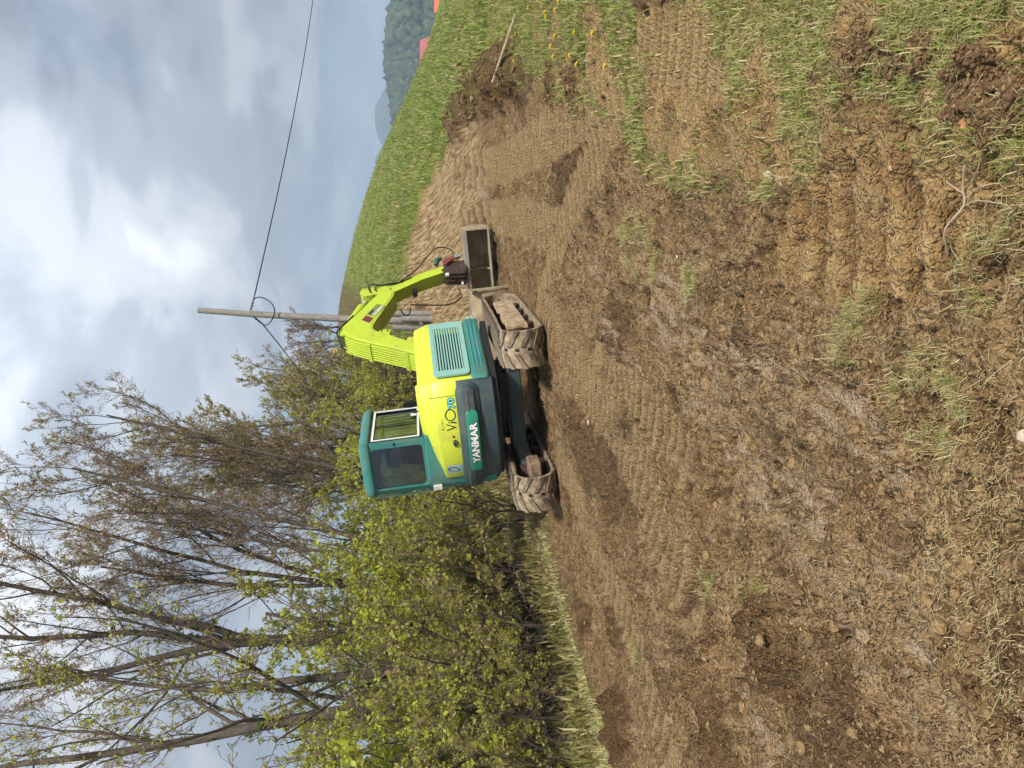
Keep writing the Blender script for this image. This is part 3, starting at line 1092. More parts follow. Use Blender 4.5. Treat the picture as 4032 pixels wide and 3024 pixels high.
plan = plan_path(-36.5, 42)
nA = 53
ang = [-36.5 + 78.5 * i / 52 for i in range(53)] + [48] * len(SIDE)
ctr = np.array((.25, -.2))
rings = []
for lev in range(7):
    ring = []
    for i, ((x, y), a) in enumerate(zip(plan, ang)):
        st, sh = hood_top(a), hood_sh(a)
        zb = 1.085 if i < nA - 2 else .895
        ins = (0, 0, .012, .085, .115, .22, .45)[lev]
        z = (zb, sh - .012, sh + .004, st - .012, st, st + .012, st + .018)[lev]
        d = ctr - np.array((x, y))
        L = np.linalg.norm(d)
        q = np.array((x, y)) + d / L * min(ins * (1.0 if i < nA else .8), L * .8)
        ring.append((q[0], q[1], z))
    rings.append(ring)
mb = MB()
mb.loft(rings, closed=False)
n_ = len(plan)
cap = rings[-1]
mb.add(cap, [tuple(range(n_))])
lend = [r[0] for r in rings] + [(-.3, -.3, 1.39), (-.3, -.3, 1.08)]
mb.add(lend, [tuple(range(len(lend)))])
hood = mb.build('engine_hood', LIME, exc, ZU, smooth=True, label='lime engine hood wrapped round the rear')
# seam, raised lid and hood furniture
mb = MB()
for i in range(12):
    t = i / 11
    z = 1.13 + .34 * t
mb.tube([cyl(1.0715 if z < 1.385 else 1.0715 - (z - 1.385) * .6, 32.4, z) for z in np.linspace(1.128, 1.46, 14)], .0035, 5)
mb.build('door_seam', plain('seam_shadow_gap', lin(70, 72, 20), .8), hood)
lid = []
for i, a in enumerate(np.linspace(6, 44, 30)):
    lid.append(a)
mb = MB()
mb.loft([[cyl(r, a, hood_top(a) + dz) for a in lid] for r, dz in ((.965, -.02), (.958, .022), (.93, .040), (.62, .045))], closed=False)
mb.add([cyl(r, lid[0], hood_top(lid[0]) + dz) for r, dz in ((.965, -.02), (.958, .022), (.93, .040), (.62, .045), (.62, -.02))], [(0, 1, 2, 3, 4)])
mb.add([cyl(r, lid[-1], hood_top(lid[-1]) + dz) for r, dz in ((.965, -.02), (.958, .022), (.93, .040), (.62, .045), (.62, -.02))], [(0, 1, 2, 3, 4)])
mb.build('hood_lid', LIME, hood, smooth=True)
mb = MB().tube([cyl(1.0735, a, 1.19) for a in (-2.6, -1.3, 0, 1.3, 2.6)], [.012, .024, .028, .024, .012], 10)
mb.build('latch', BLACK, hood, smooth=True)
mb = MB().tube([cyl(1.088, a, 1.182) for a in (-2.0, 0, 2.0)], [.006, .011, .006], 8)
mb.build('latch_pull', SILVER, hood, smooth=True)
mb = MB().tube([cyl(1.068, 5, 1.205), cyl(1.077, 5, 1.205)], .014, 12)
mb.build('key_lock', INK, hood, smooth=True)
rh = rear(1.0745)
RH = 1.0745
sa = lambda d: math.radians(d) * RH
lettering('lettering', 'V', (sa(9.4), sa(14.2), 1.150, 1.276), rh, INK, hood, offset=.0, slant=.012)
lettering('lettering', 'i', (sa(14.4), sa(15.6), 1.150, 1.245), rh, INK, hood, offset=-.01, slant=.012)
# big thin O
mb = MB()
oc, oz, oa, ob = sa(20.0), 1.213, .075, .066
ro = []
for k in range(36):
    w = 2 * math.pi * k / 36
    ro.append(((oc + oa * math.cos(w), oz + ob * math.sin(w)), (oc + (oa - .013) * math.cos(w), oz + (ob - .013) * math.sin(w))))
mb.loft([[rh(*a) for a, b in ro], [rh(*b) for a, b in ro]], True)
mb.build('lettering', INK, hood)
_, ref = lettering('lettering', '70', (sa(24.2), sa(31.0), 1.147, 1.226), rear(1.0775), CYAN, hood, offset=.02)
lettering('lettering_outline', '70', (sa(24.2), sa(31.0), 1.147, 1.226), rear(1.0758), INK, hood, offset=.085, ref=ref)
lettering('lettering', 'ヤンマー', (sa(10.2), sa(17.8), 1.300, 1.338), rh, INK, hood, offset=.0)
# sticker with a ring mark
mb = MB()
ss = np.linspace(sa(-28.8), sa(-18.8), 8)
mb.loft([[rh(s, 1.136) for s in ss], [rh(s, 1.33) for s in ss]], closed=False)
st = mb.build('sticker', plain('pale_sticker', lin(205, 232, 224), .5, var=.06), hood)
r2 = rear(1.0762)
mb = MB()
ro = []
for k in range(30):
    w = 2 * math.pi * k / 30
    c, s = math.cos(w), math.sin(w)
    cx, cz = sa(-23.9), 1.243
    ro.append(((cx + .052 * c + .02 * s, cz + .078 * s), (cx + .036 * c + .018 * s, cz + .062 * s)))
mb.loft([[r2(*a) for a, b in ro], [r2(*b) for a, b in ro]], True)
mb.build('sticker_print', plain('teal_print', lin(24, 96, 104), .5), hood)
mb = MB()
for k in range(3):
    a, b = sa(-27.6 + 3.0 * k), sa(-25.4 + 3.0 * k)
    mb.add([r2(a, 1.146), r2(b, 1.146), r2(b, 1.162), r2(a, 1.162)], [(0, 1, 2, 3)])
mb.build('sticker_print', CYAN, hood)

# radiator side panel with slats
A_, B_ = np.array((.752, -.80)), np.array((.938, .46))
dirS = (B_ - A_) / np.linalg.norm(B_ - A_)
nrmS = np.array((dirS[1], -dirS[0]))
LS = float(np.linalg.norm(B_ - A_))


def sidept(s, z, o):
    q = A_ + dirS * s + nrmS * o
    return (q[0], q[1], z)


def rrect(s0, s1, z0, z1, r, n=6):
    out = []
    for cx, cz, a0 in ((s1 - r, z1 - r, 0), (s0 + r, z1 - r, 90), (s0 + r, z0 + r, 180), (s1 - r, z0 + r, 270)):
        for i in range(n + 1):
            a = math.radians(a0 + 90 * i / n)
            out.append((cx + r * math.cos(a), cz + r * math.sin(a)))
    return out


o_ = rrect(.05, LS + .02, .905, 1.355, .055)
i_ = rrect(.165, LS - .12, .965, 1.305, .012)
mb = MB()
mb.loft([[sidept(s, z, .0) for s, z in o_], [sidept(s, z, .026) for s, z in o_], [sidept(s, z, .026) for s, z in i_],
         [sidept(s, z, -.004) for s, z in i_]], True)
gr = mb.build('side_grille', PALE_TEAL, exc, ZU, bevel=.004, label='faded teal louvred radiator panel')
mb = MB().add([sidept(s, z, .004) for s, z in ((.16, .96), (LS - .115, .96), (LS - .115, 1.31), (.16, 1.31))], [(0, 1, 2, 3)])
mb.build('radiator', BLACK, gr)
s0o = None
for k in range(10):
    z = .981 + .0345 * k
    if s0o is None:
        mb = MB()
        c = [sidept(s, zz, o) for s, zz, o in ((.165, -.0105, .006), (LS - .12, -.0105, .006), (LS - .12, -.006, .024), (.165, -.006, .024),
                                              (.165, .008, .006), (LS - .12, .008, .006), (LS - .12, .0105, .022), (.165, .0105, .022))]
        mb.add(c, [(0, 1, 2, 3), (4, 5, 6, 7), (0, 1, 5, 4), (3, 2, 6, 7), (0, 3, 7, 4), (1, 2, 6, 5)])
        s0o = mb.build('slat', PALE_TEAL, gr)
        o = s0o
    else:
        o = s0o.copy()
        COL.objects.link(o)
        o.parent = gr
    o.location = (0, 0, z)
# teal skirt with pressed ribs
mb = MB()
rings = []
pl = [cyl(1.093, 41.5, 0)[:2]] + [tuple(A_ + dirS * s + nrmS * .01) for s in np.linspace(.05, LS + .03, 14)] + [(.935, .55), (.87, .62), (.74, .645)]
for o, z in ((-.09, .685), (-.01, .69), (.012, .715), (.012, .878), (-.012, .898), (-.1, .90)):
    rr = []
    for x, y in pl:
        d = np.array((.2, 0)) - np.array((x, y))
        d = d / np.linalg.norm(d)
        rr.append((x - d[0] * o, y - d[1] * o, z))
    rings.append(rr)
mb.loft(rings, closed=False)
skirt = mb.build('side_skirt', TEAL, exc, ZU, smooth=True, label='teal lower side cover with pressed ribs and a bent corner')
for z, s0, s1 in ((.745, .10, LS), (.793, .12, LS), (.842, .14, LS)):
    mb = MB().tube([sidept(s, z, .018) for s in np.linspace(s0, s1, 8)], [.004] + [.014] * 6 + [.006], 8)
    mb.build('rib', TEAL, skirt, smooth=True)
mb = MB()
for k in range(9):
    rg = random.Random(k)
    p0 = np.array((.95 + rg.uniform(-.01, .012), .50 + rg.uniform(-.06, .1), .90 + rg.uniform(-.16, .03)))
    p1 = p0 + np.array((rg.uniform(-.02, .02), rg.uniform(-.09, .05), rg.uniform(-.05, .05)))
    p2 = p0 + np.array((rg.uniform(-.01, .03), rg.uniform(-.02, .08), rg.uniform(-.07, .02)))
    mb.add([p0, p1, p2, p0 - np.array((.02, 0, .01))], [(0, 1, 2), (0, 3, 1), (0, 2, 3)])
mb.build('bent_corner', PALE_TEAL, skirt)

# --- cab
RRc, RL1, RL2, FL, FRc = (-.03, -.775), (-.72, -.83), (-.885, -.64), (-.90, .44), (-.20, .37)
cabplan = [RRc, (-.30, -.815), (-.55, -.835), RL1, (-.80, -.79), (-.86, -.72), RL2, FL, FRc]
mb = MB()
mb.loft([[(x, y, z) for x, y in cabplan] for z in (.70, 1.58)], True, True, True)
cab = mb.build('cab', TEAL, exc, ZU, bevel=.02, label='teal operator cab with glass on every side')


def wall(p0, p1, z0, z1, hole, name, mat, t=.045, rad=.05, parent=cab, top=(0, 0)):
    """wall panel between two plan points with a window opening (fractions s0,s1, heights)."""
    p0, p1 = np.array(p0), np.array(p1)
    L = np.linalg.norm(p1 - p0)
    d = (p1 - p0) / L
    nn = np.array((d[1], -d[0]))
    ho = rrect(hole[0], hole[1], hole[2], hole[3], rad, 5)
    oc = [(L, z1), (0, z1), (0, z0), (L, z0)]
    per = len(ho) // 4
    oo = []
    for k in range(4):
        oo += [oc[k]] * per

    def P(s, z, o):
        q = p0 + d * s + nn * o
        return (q[0], q[1], z)
    mbw = MB()
    for o in (0, -t):
        mbw.loft([[P(s, z, o) for s, z in oo], [P(s, z, o) for s, z in ho]], True)
    mbw.loft([[P(s, z, 0) for s, z in ho], [P(s, z, -t) for s, z in ho]], True)
    mbw.loft([[P(s, z, 0) for s, z in oc], [P(s, z, -t) for s, z in oc]], True)
    me = mbw.build(name, mat, parent)
    bm = bmesh.new()
    bm.from_mesh(me.data)
    bmesh.ops.remove_doubles(bm, verts=bm.verts, dist=1e-5)
    bmesh.ops.dissolve_degenerate(bm, edges=bm.edges, dist=1e-5)
    bmesh.ops.recalc_face_normals(bm, faces=bm.faces)
    bm.to_mesh(me.data)
    bm.free()
    g = MB().add([P(s, z, -t * .5) for s, z in ho], [tuple(range(len(ho)))])
    return me, g, P, L


W = {}
z0, z1 = 1.578, 2.30
for nm, a, b, hole, rad in (
        ('rear_wall', RL1, RRc, (.015, .60, 1.612, 2.262), .05),
        ('right_wall', RRc, FRc, (.035, 1.12, 1.612, 2.262), .012),
        ('front_wall', FRc, FL, (.05, .66, 1.60, 2.25), .04),
        ('left_wall', FL, RL2, (.06, 1.03, 1.45 + .16, 2.25), .05)):
    # outward faces run so that the normal points out of the cab
    me_, g, P, L = wall(a, b, z0, z1, hole, nm, TEAL, rad=rad)
    g.build('window_pane', GLASS, cab)
    W[nm] = (P, L)
mb = MB()
mb.loft([[(x, y, z) for x, y in (RL1, (-.80, -.79), (-.86, -.72), RL2)] for z in (1.578, 2.30)], closed=False)
mb.loft([[(x * .97, y * .95, z) for x, y in (RL1, (-.80, -.79), (-.86, -.72), RL2)] for z in (1.578, 2.30)], closed=False)
mb.build('corner_post', TEAL, cab, smooth=True)
# white window frame on the right side, black gasket outside it
P, L = W['right_wall']
for nm, a, b, o, mt in (('window_gasket', .0, .030, .006, BLACK), ('window_frame', .030, .058, .012, WHITE)):
    ho = rrect(.015 + a, 1.135 - a, 1.598 + a, 2.276 - a, .012, 4)
    hi = rrect(.015 + b, 1.135 - b, 1.598 + b, 2.276 - b, .010, 4)
    mb = MB()
    # measured from the front edge of the wall
    mb.loft([[P(s, z, .001) for s, z in ho], [P(s, z, o) for s, z in ho], [P(s, z, o) for s, z in hi], [P(s, z, .001) for s, z in hi]], True)
    mb.build(nm, mt, cab)
mb = MB()
mb.add([P(.58, 1.62, -.01), P(.62, 1.62, -.01), P(.62, 2.25, -.01), P(.58, 2.25, -.01)], [(0, 1, 2, 3)])
mb.build('sliding_sash', BLACK, cab)
mb = MB().add([P(.80, 1.665, .002), P(.90, 1.665, .002), P(.90, 1.74, .002), P(.80, 1.74, .002)], [(0, 1, 2, 3)])
mb.build('window_latch', WHITE, cab)
# roof
rp = [(-.02, -.785), (-.30, -.835), (-.55, -.855), (-.73, -.85), (-.82, -.80), (-.88, -.72), (-.91, -.62), (-.925, -.1), (-.92, .46), (-.55, .44), (-.19, .40), (-.10, -.2)]
rp = [tuple(q) for q in catmull(rp + [rp[0]], 4)][:-1]
cc_ = np.mean(rp, axis=0)
mb = MB()
rings = []
for k, z in ((1.0, 2.285), (1.015, 2.30), (1.015, 2.345), (.97, 2.39), (.86, 2.412), (.5, 2.42)):
    rings.append([(cc_[0] + (x - cc_[0]) * k, cc_[1] + (y - cc_[1]) * k, z) for x, y in rp])
mb.loft(rings, True, True, True)
mb.build('roof', TEAL, cab, smooth=True)
# door edge and grab rail on the left
mb = MB().tube([(-.90, -.70, 2.27), (-.915, -.69, 2.0), (-.915, -.68, 1.62), (-.91, -.66, 1.45)], .014, 8)
mb.build('grab_rail', PALE_TEAL, cab, smooth=True)
mb = MB()
mb.prism_z([(-.905, -.66), (-.945, -.60), (-.955, .3), (-.905, .42)], .72, 1.60)
mb.build('door', TEAL, cab, bevel=.01)
mb = MB().tube([(-.955, -.60, 1.5), (-.985, -.55, 1.3), (-.985, -.5, 1.02), (-.955, -.48, .86)], .012, 8)
mb.build('handle', PALE_TEAL, cab, smooth=True)
mb = MB().box((-.80, -.87, 1.42), (-.735, -.82, 1.535))
mb.build('bracket', plain('cream_lamp', lin(222, 218, 204), .5), cab, bevel=.008)
mb = MB().tube([W['rear_wall'][0](.645, 1.96, .0), W['rear_wall'][0](.645, 1.96, .012)], .016, 10)
mb.build('cable_grommet', BLACK, cab)
# seat and levers inside
mb = MB()
mb.obox((-.48, -.08, 1.28), (.23, 0, 0), (0, .24, 0), (0, 0, .07))
mb.obox((-.48, -.36, 1.62), (.22, 0, 0), (0, .05, -.02), (0, .1, .32))
mb.obox((-.48, -.47, 2.03), (.13, 0, 0), (0, .04, 0), (0, .02, .09))
mb.build('operator_seat', SEATM, cab, bevel=.05, seg=3)
mb = MB()
for sx in (-.16, -.8):
    mb.tube([(sx, .1, 1.3), (sx, .12, 1.62)], .012, 8)
    mb.tube([(sx, .12, 1.60), (sx, .12, 1.70)], .025, 8)
mb.build('control_lever', BLACK, cab)
# mirror on its stalk by the hood
mb = MB()
c = np.array((.30, -.47, 1.70))
vx, vz = np.array((.90, -.42, 0)), np.array((0, 0, 1.0))
nn = np.array((-.42, -.90, 0))
rings = []
for o, k in ((-.03, .5), (-.02, .9), (0, 1.0), (.012, .97), (.014, .0)):
    rings.append([c + nn * o + k * (       .066 * vx * math.cos(w) + .095 * vz * math.sin(w)) for w in np.linspace(0, 2 * math.pi, 25)[:-1]])
mb.loft(rings, True)
mb.tube([c - nn * .02, c - nn * .05 + np.array((.02, .03, -.06)), (.33, -.44, 1.54)], .012, 8)
mb.build('mirror', BLACK, exc, ZU, smooth=True)

# --- boom (turned a little further to the right)
bx0, bx1 = -.305, .009
boomp = [(.78, .92), (.93, 1.30), (1.085, 1.575), (1.19, 1.737), (1.36, 2.03), (1.513, 2.315), (1.60, 2.46), (1.70, 2.575), (1.80, 2.63), (1.90, 2.645),
         (2.0, 2.59), (2.35, 2.345), (2.72, 2.09), (2.80, 2.0), (2.79, 1.90), (2.70, 1.835), (2.60, 1.855), (2.30, 2.0), (2.02, 2.135), (1.90, 2.19), (1.80, 2.195),
         (1.73, 2.13), (1.655, 2.01), (1.45, 1.73), (1.276, 1.491), (1.18, 1.25), (1.12, .92)]
boom = MB().prism_x(boomp, bx0, bx1).build('boom', LIMEG, exc, ZB, bevel=.012, label='lime bent boom with oil pipes along its back')
ins = []
n = len(boomp)
for i in range(n):
    (ay, az), (by, bz) = boomp[i - 1], boomp[(i + 1) % n]
    ty, tz = by - ay, bz - az
    l = math.hypot(ty, tz)
    ins.append((boomp[i][0] + tz / l * .032, boomp[i][1] - ty / l * .032))
MB().prism_x(ins, bx1 - .002, bx1 + .007).build('side_plate', LIMEG, boom, bevel=.003)
MB().prism_x(ins, bx0 - .007, bx0 + .002).build('side_plate', LIMEG, boom, bevel=.003)
# pipes
for k in range(7):
    x = -.278 + .044 * k
    pts = [(x, 1.02 - .045, 1.49 + .02), (x, 1.085 - .035, 1.59 + .02), (x, 1.19 - .03, 1.75 + .02), (x, 1.36 - .03, 2.045 + .02), (x, 1.513 - .03, 2.33 + .02),
           (x, 1.60 - .025, 2.475 + .025), (x, 1.69 - .015, 2.60 + .02)]
    MB().tube(catmull(pts, 4), .0145, 8).build('oil_pipe', LIMEG, boom, smooth=True)
for y, z in ((1.165, 1.70), (1.475, 2.25)):
    mb = MB().obox(((bx0 + bx1) / 2, y - .045, z + .025), (.172, 0, 0), (0, -.009, .005), (0, .016, .028))
    mb.build('pipe_clamp', LIMEG, boom, bevel=.004)
for k in range(4):
    x = -.25 + .07 * k
    pts = [(x, 1.665, 2.60), (x + .005, 1.74, 2.70), (x + .01, 1.86, 2.72 + .01 * k), (x, 2.02, 2.66), (x, 2.25, 2.50)]
    MB().tube(catmull(pts, 5), .013, 7).build('hose', BLACK, boom, smooth=True)
MB().prism_x([(1.60, 2.56), (1.80, 2.60), (1.80, 2.68), (1.68, 2.65)], bx0 + .01, bx0 + .05).build('hose_cover', LIMEG, boom, bevel=.01)
# cylinder lugs
MB().prism_x([(1.84, 2.58), (1.80, 2.70), (1.88, 2.74), (1.98, 2.70), (2.06, 2.55)], -.235, -.06).build('cylinder_lug', LIMEG, boom, bevel=.01)
MB().prism_x([(1.73, 2.14), (1.79, 2.10), (1.80, 2.01), (1.76, 1.93), (1.68, 1.95), (1.60, 1.94)], -.28, -.02).build('cylinder_lug', LIMEG, boom, bevel=.008)
mb = MB()
for y, z in ((1.755, 2.07), (1.745, 1.985)):
    mb.tube([(-.01, y, z), (-.025, y, z)], .014, 10)
mb.build('pin', BLACK, boom)
MB().prism_x([(1.38, 1.62), (1.60, 1.72), (1.64, 1.66), (1.55, 1.40), (1.36, 1.25)], -.20, -.08).build('lift_cylinder', LIMEG, boom, bevel=.03, seg=3)
# marks on the boom side
ud, vd = np.array((.834, -.552)), np.array((.552, .834))
og = np.array((2.03, 2.385))


def bmap(s, t):
    q = og + ud * s + vd * t
    return (bx1 + .0085, q[0], q[1])


bm2 = lambda s, t: (bx1 + .0115,) + bmap(s, t)[1:]
MB().add([bmap(.00, -.16), bmap(.13, -.16), bmap(.15, -.01), bmap(.02, -.01)], [(0, 1, 2, 3)]).build('decal', plain('dark_red_print', lin(120, 50, 60), .5), boom)
MB().add([bm2(.035, -.05), bm2(.13, -.12), bm2(.145, -.015), bm2(.05, -.015)], [(0, 1, 2, 3)]).build('decal', RED, boom)
MB().add([bmap(.165, -.155), bmap(.47, -.155), bmap(.47, -.005), bmap(.165, -.005)], [(0, 1, 2, 3)]).build('decal', plain('olive_print', lin(126, 140, 66), .5), boom)
lettering('lettering', 'YANMAR', (.175, .46, -.148, -.088), bm2, WHITE, boom, offset=.015)
MB().add([bm2(.19, -.06), bm2(.31, -.06), bm2(.31, -.02), bm2(.19, -.02)], [(0, 1, 2, 3)]).build('decal', INK, boom)
# arm cylinder on top of the boom
mb = MB().tube([(-.148, 1.93, 2.70), (-.148, 2.02, 2.66), (-.148, 2.03, 2.655), (-.148, 2.60, 2.385), (-.148, 2.61, 2.38)], [.045, .045, .062, .062, .05], 18)
ac = mb.build('arm_cylinder', LIMEG, exc, ZB, smooth=True)
MB().tube([(-.148, 2.60, 2.385), (-.148, 2.78, 2.30)], .03, 12).build('cylinder_rod', SILVER, ac, smooth=True)

# --- arm
armp = [(2.74, 2.36), (2.83, 2.39), (2.90, 2.31), (2.93, 2.08), (3.04, 1.80), (3.19, 1.45), (3.33, 1.06), (3.32, .96), (3.24, .93), (3.17, .99), (3.02, 1.38), (2.76, 1.84),
        (2.67, 1.90), (2.66, 2.0), (2.72, 2.12)]
arm = MB().prism_x(armp, -.262, -.034).build('arm', LIMEG, exc, ZB, bevel=.01, label='lime dipper arm hanging from the boom')
for x in (-.288, -.034):
    MB().prism_x([(2.70, 2.30), (2.80, 2.40), (2.90, 2.36), (2.92, 2.20), (2.96, 2.02), (2.86, 1.9), (2.74, 1.93)], x, x + .026).build('arm_plate', LIMEG, arm, bevel=.005)
MB().tube([(-.148, 2.88, 2.25), (-.148, 3.0, 2.0), (-.148, 3.18, 1.62)], [.045, .05, .05], 14).build('bucket_cylinder', LIMEG, arm, smooth=True)
MB().tube([(-.148, 3.18, 1.62), (-.148, 3.42, 1.10)], .025, 10).build('cylinder_rod', SILVER, arm, smooth=True)
MB().box((-.20, 2.78, 1.48), (-.1, 2.90, 1.56)).build('pin', BLACK, arm, bevel=.01)
for pts in ([(-.06, 2.62, 2.10), (-.0, 2.80, 2.23), (.02, 2.95, 2.22), (.0, 2.93, 2.0), (-.02, 2.97, 1.8), (-.02, 3.1, 1.55)],
            [(-.06, 2.66, 2.05), (.01, 2.84, 2.15), (.02, 2.90, 2.08), (.0, 2.94, 1.95), (-.02, 3.0, 1.7)],
            [(-.02, 3.0, 1.75), (.04, 3.22, 1.45), (.06, 3.55, 1.25), (.06, 3.78, 1.05), (.02, 3.75, .85), (-.04, 3.6, .78)],
            [(-.28, 2.70, 1.62), (-.34, 2.72, 1.35), (-.40, 2.75, 1.0), (-.34, 2.82, .78), (-.26, 2.98, .80)],
            [(-.28, 2.60, 1.78), (-.33, 2.52, 1.74), (-.33, 2.50, 1.66), (-.29, 2.62, 1.62)]):
    MB().tube(catmull(pts, 6), .011, 7).build('hose', BLACK, arm, smooth=True)
# quick coupler with rotator
mb = MB()
mb.prism_x([(3.10, .70), (3.14, .94), (3.26, 1.02), (3.40, 1.00), (3.50, .86), (3.46, .70)], -.25, -.04)
mb.tube([(-.145, 3.28, .63), (-.145, 3.28, .72)], .19, 24)
for x in (-.26, -.19, -.10, -.03):
    mb.prism_x([(3.06, .66), (3.10, .98), (3.22, 1.05), (3.30, .98), (3.20, .66)], x - .012, x + .012)
cp = mb.build('quick_coupler', DARKM, exc, ZB, bevel=.008, label='dark rust brown coupler with red side plate')
MB().prism_x([(3.32, .96), (3.42, 1.02), (3.58, .80), (3.56, .70), (3.50, .70), (3.42, .86)], -.01, .018).build('side_plate', RED, cp, bevel=.006)
MB().prism_x([(3.46, .80), (3.58, .80), (3.56, .69), (3.50, .67)], .020, .034).build('side_plate', GREY, cp, bevel=.004)
mb = MB()
mb.box((-.03, 3.02, .93), (.01, 3.07, .99))
mb.box((-.24, 3.03, .70), (-.2, 3.07, .74))
mb.build('pin_cap', WHITE, cp, bevel=.006)
mb = MB().tube([(-.05, 3.42, 1.12), (-.02, 3.52, 1.10), (-.02, 3.56, 1.02)], [.04, .05, .03], 10)
mb.build('linkage', paint('link_green', lin(34, 92, 74), .5, .3), cp, smooth=True)

# --- wide grading bucket
kx0, kx1 = .375, 1.795
outer = [(3.0, .205), (3.12, .19), (3.32, .20), (3.44, .27), (3.49, .39), (3.45, .52), (3.34, .60), (3.16, .635), (3.0, .64)]
inner = [(3.0, .60), (3.15, .60), (3.32, .565), (3.415, .50), (3.455, .39), (3.415, .285), (3.31, .225), (3.12, .212), (3.0, .222)]
mb = MB().prism_x(outer + inner, kx0 + .01, kx1 - .01)
bk = mb.build('bucket', MUDSTEEL, exc, ZK, bevel=.003, label='wide muddy grading bucket resting on the earth')
MB().box((kx0, 2.975, .565), (kx1, 3.045, .645)).build('top_beam', plain('worn_grey_steel', lin(168, 160, 148), .6, .2, var=.2, scale=5), bk, bevel=.008)
MB().box((kx0, 2.955, .196), (kx1, 3.03, .216)).build('cutting_edge', plain('bright_edge', lin(186, 174, 152), .5, .3, var=.2, scale=6), bk, bevel=.003)
for x in (kx0, kx1 - .018, (kx0 + kx1) / 2 - .008):
    mid = x not in (kx0, kx1 - .018)
    pr = outer if not mid else [(3.09, .21), (3.32, .215), (3.42, .28), (3.46, .39), (3.42, .51), (3.33, .575), (3.16, .61), (3.22, .5), (3.25, .38), (3.2, .27)]
    MB().prism_x(pr, x, x + .018).build('side_plate' if not mid else 'rib', MUDSTEEL, bk, bevel=.003)
MB().box((.98, 3.0, .63), (1.2, 3.3, .70)).build('bucket_bracket', DARKM, bk, bevel=.01)
# ------------------------------------------------------------------ trees and shrubs
def leaf_mat(name, cols, rough=.5, trans=.5):
    m = Mat(name)
    g = m.new('ShaderNodeNewGeometry')
    stops = [(i / (len(cols) - 1), c) for i, c in enumerate(cols)]
    col = m.ramp(g.outputs['Random Per Island'], stops)
    d = m.bsdf(col, rough, spec=.3)
    t = m.new('ShaderNodeBsdfTranslucent')
    m.put(t.inputs[0], col)
    s = m.new('ShaderNodeMixShader')
    s.inputs[0].default_value = trans
    m.l.new(d, s.inputs[1])
    m.l.new(t.outputs[0], s.inputs[2])
    return m.done(s.outputs[0])


def bark_mat(name, a, b):
    m = Mat(name)
    n = m.noise(m.co(scale=(6, 6, 1.4)), 5, 6, .7)
    n2 = m.noise(m.co(), 2, 4, .6)
    col = m.ramp(n, [(.3, a), (.65, b)])
    col = m.mix(m.math('MULTIPLY', m.ramp(n2, [(.55, (0, 0, 0)), (.7, (1, 1, 1))]), .45), col, lin(84, 92, 52))
    return m.done(m.bsdf(col, .9, m.bump(n, .6, .03), spec=.2))


BARK = bark_mat('grey_brown_bark', lin(58, 50, 43), lin(108, 97, 86))
BARKD = bark_mat('dark_bark', lin(44, 38, 33), lin(84, 74, 66))
TWIG = plain('twig', lin(128, 104, 90), .9, var=.4)
LEAF_PINK = leaf_mat('budding_leaf', [lin(164, 124, 98), lin(196, 162, 134), lin(168, 160, 92), lin(208, 190, 150), lin(150, 150, 78)])
LEAF_OLIVE = leaf_mat('olive_leaf', [lin(134, 140, 50), lin(164, 168, 64), lin(180, 172, 84), lin(148, 156, 54), lin(196, 194, 104)])
LEAF_LIME = leaf_mat('fresh_leaf', [lin(150, 160, 44), lin(184, 194, 58), lin(204, 208, 84), lin(166, 172, 50)], trans=.45)
LEAF_DARK = leaf_mat('ivy_leaf', [lin(64, 78, 28), lin(96, 108, 36), lin(116, 122, 46)])


def unit(v):
    return v / np.maximum(np.linalg.norm(v, axis=-1, keepdims=True), 1e-9)


def grow(P0, D0, L, R0, R1, n, wob, trop, rng):
    N = len(P0)
    pts = np.empty((N, n + 1, 3))
    pts[:, 0] = P0
    d = unit(D0.copy())
    st = (L / n)[:, None]
    for i in range(n):
        d = unit(d + rng.normal(0, wob, (N, 3)) + np.array((0, 0, trop)))
        pts[:, i + 1] = pts[:, i] + d * st
    t = np.linspace(0, 1, n + 1)[None]
    rad = R0[:, None] * (1 - t) + R1[:, None] * t
    return pts, rad


def spawn(pts, rad, L, k, t0, ang, ratio, rng, angsd=.22, up=.0, shrink=.45):
    N, n1, _ = pts.shape
    t = (np.arange(k)[None] + rng.random((N, k))) / k
    t = t0 + (1 - t0) * t
    f = t * (n1 - 1)
    i = np.minimum(f.astype(int), n1 - 2)
    w = (f - i)[..., None]
    ii = np.arange(N)[:, None]
    P = pts[ii, i] * (1 - w) + pts[ii, i + 1] * w
    T = unit(pts[ii, i + 1] - pts[ii, i])
    r = rad[ii, i] * (1 - w[..., 0]) + rad[ii, i + 1] * w[..., 0]
    v = rng.normal(0, 1, P.shape) + np.array((0, 0, up))
    v = unit(v - T * (v * T).sum(-1, keepdims=True))
    a = ang + rng.normal(0, angsd, (N, k))
    D = T * np.cos(a)[..., None] + v * np.sin(a)[..., None]
    Lc = L[:, None] * ratio * (1 - shrink * t) * rng.uniform(.65, 1.25, (N, k))
    return P.reshape(-1, 3), D.reshape(-1, 3), Lc.ravel(), r.ravel()


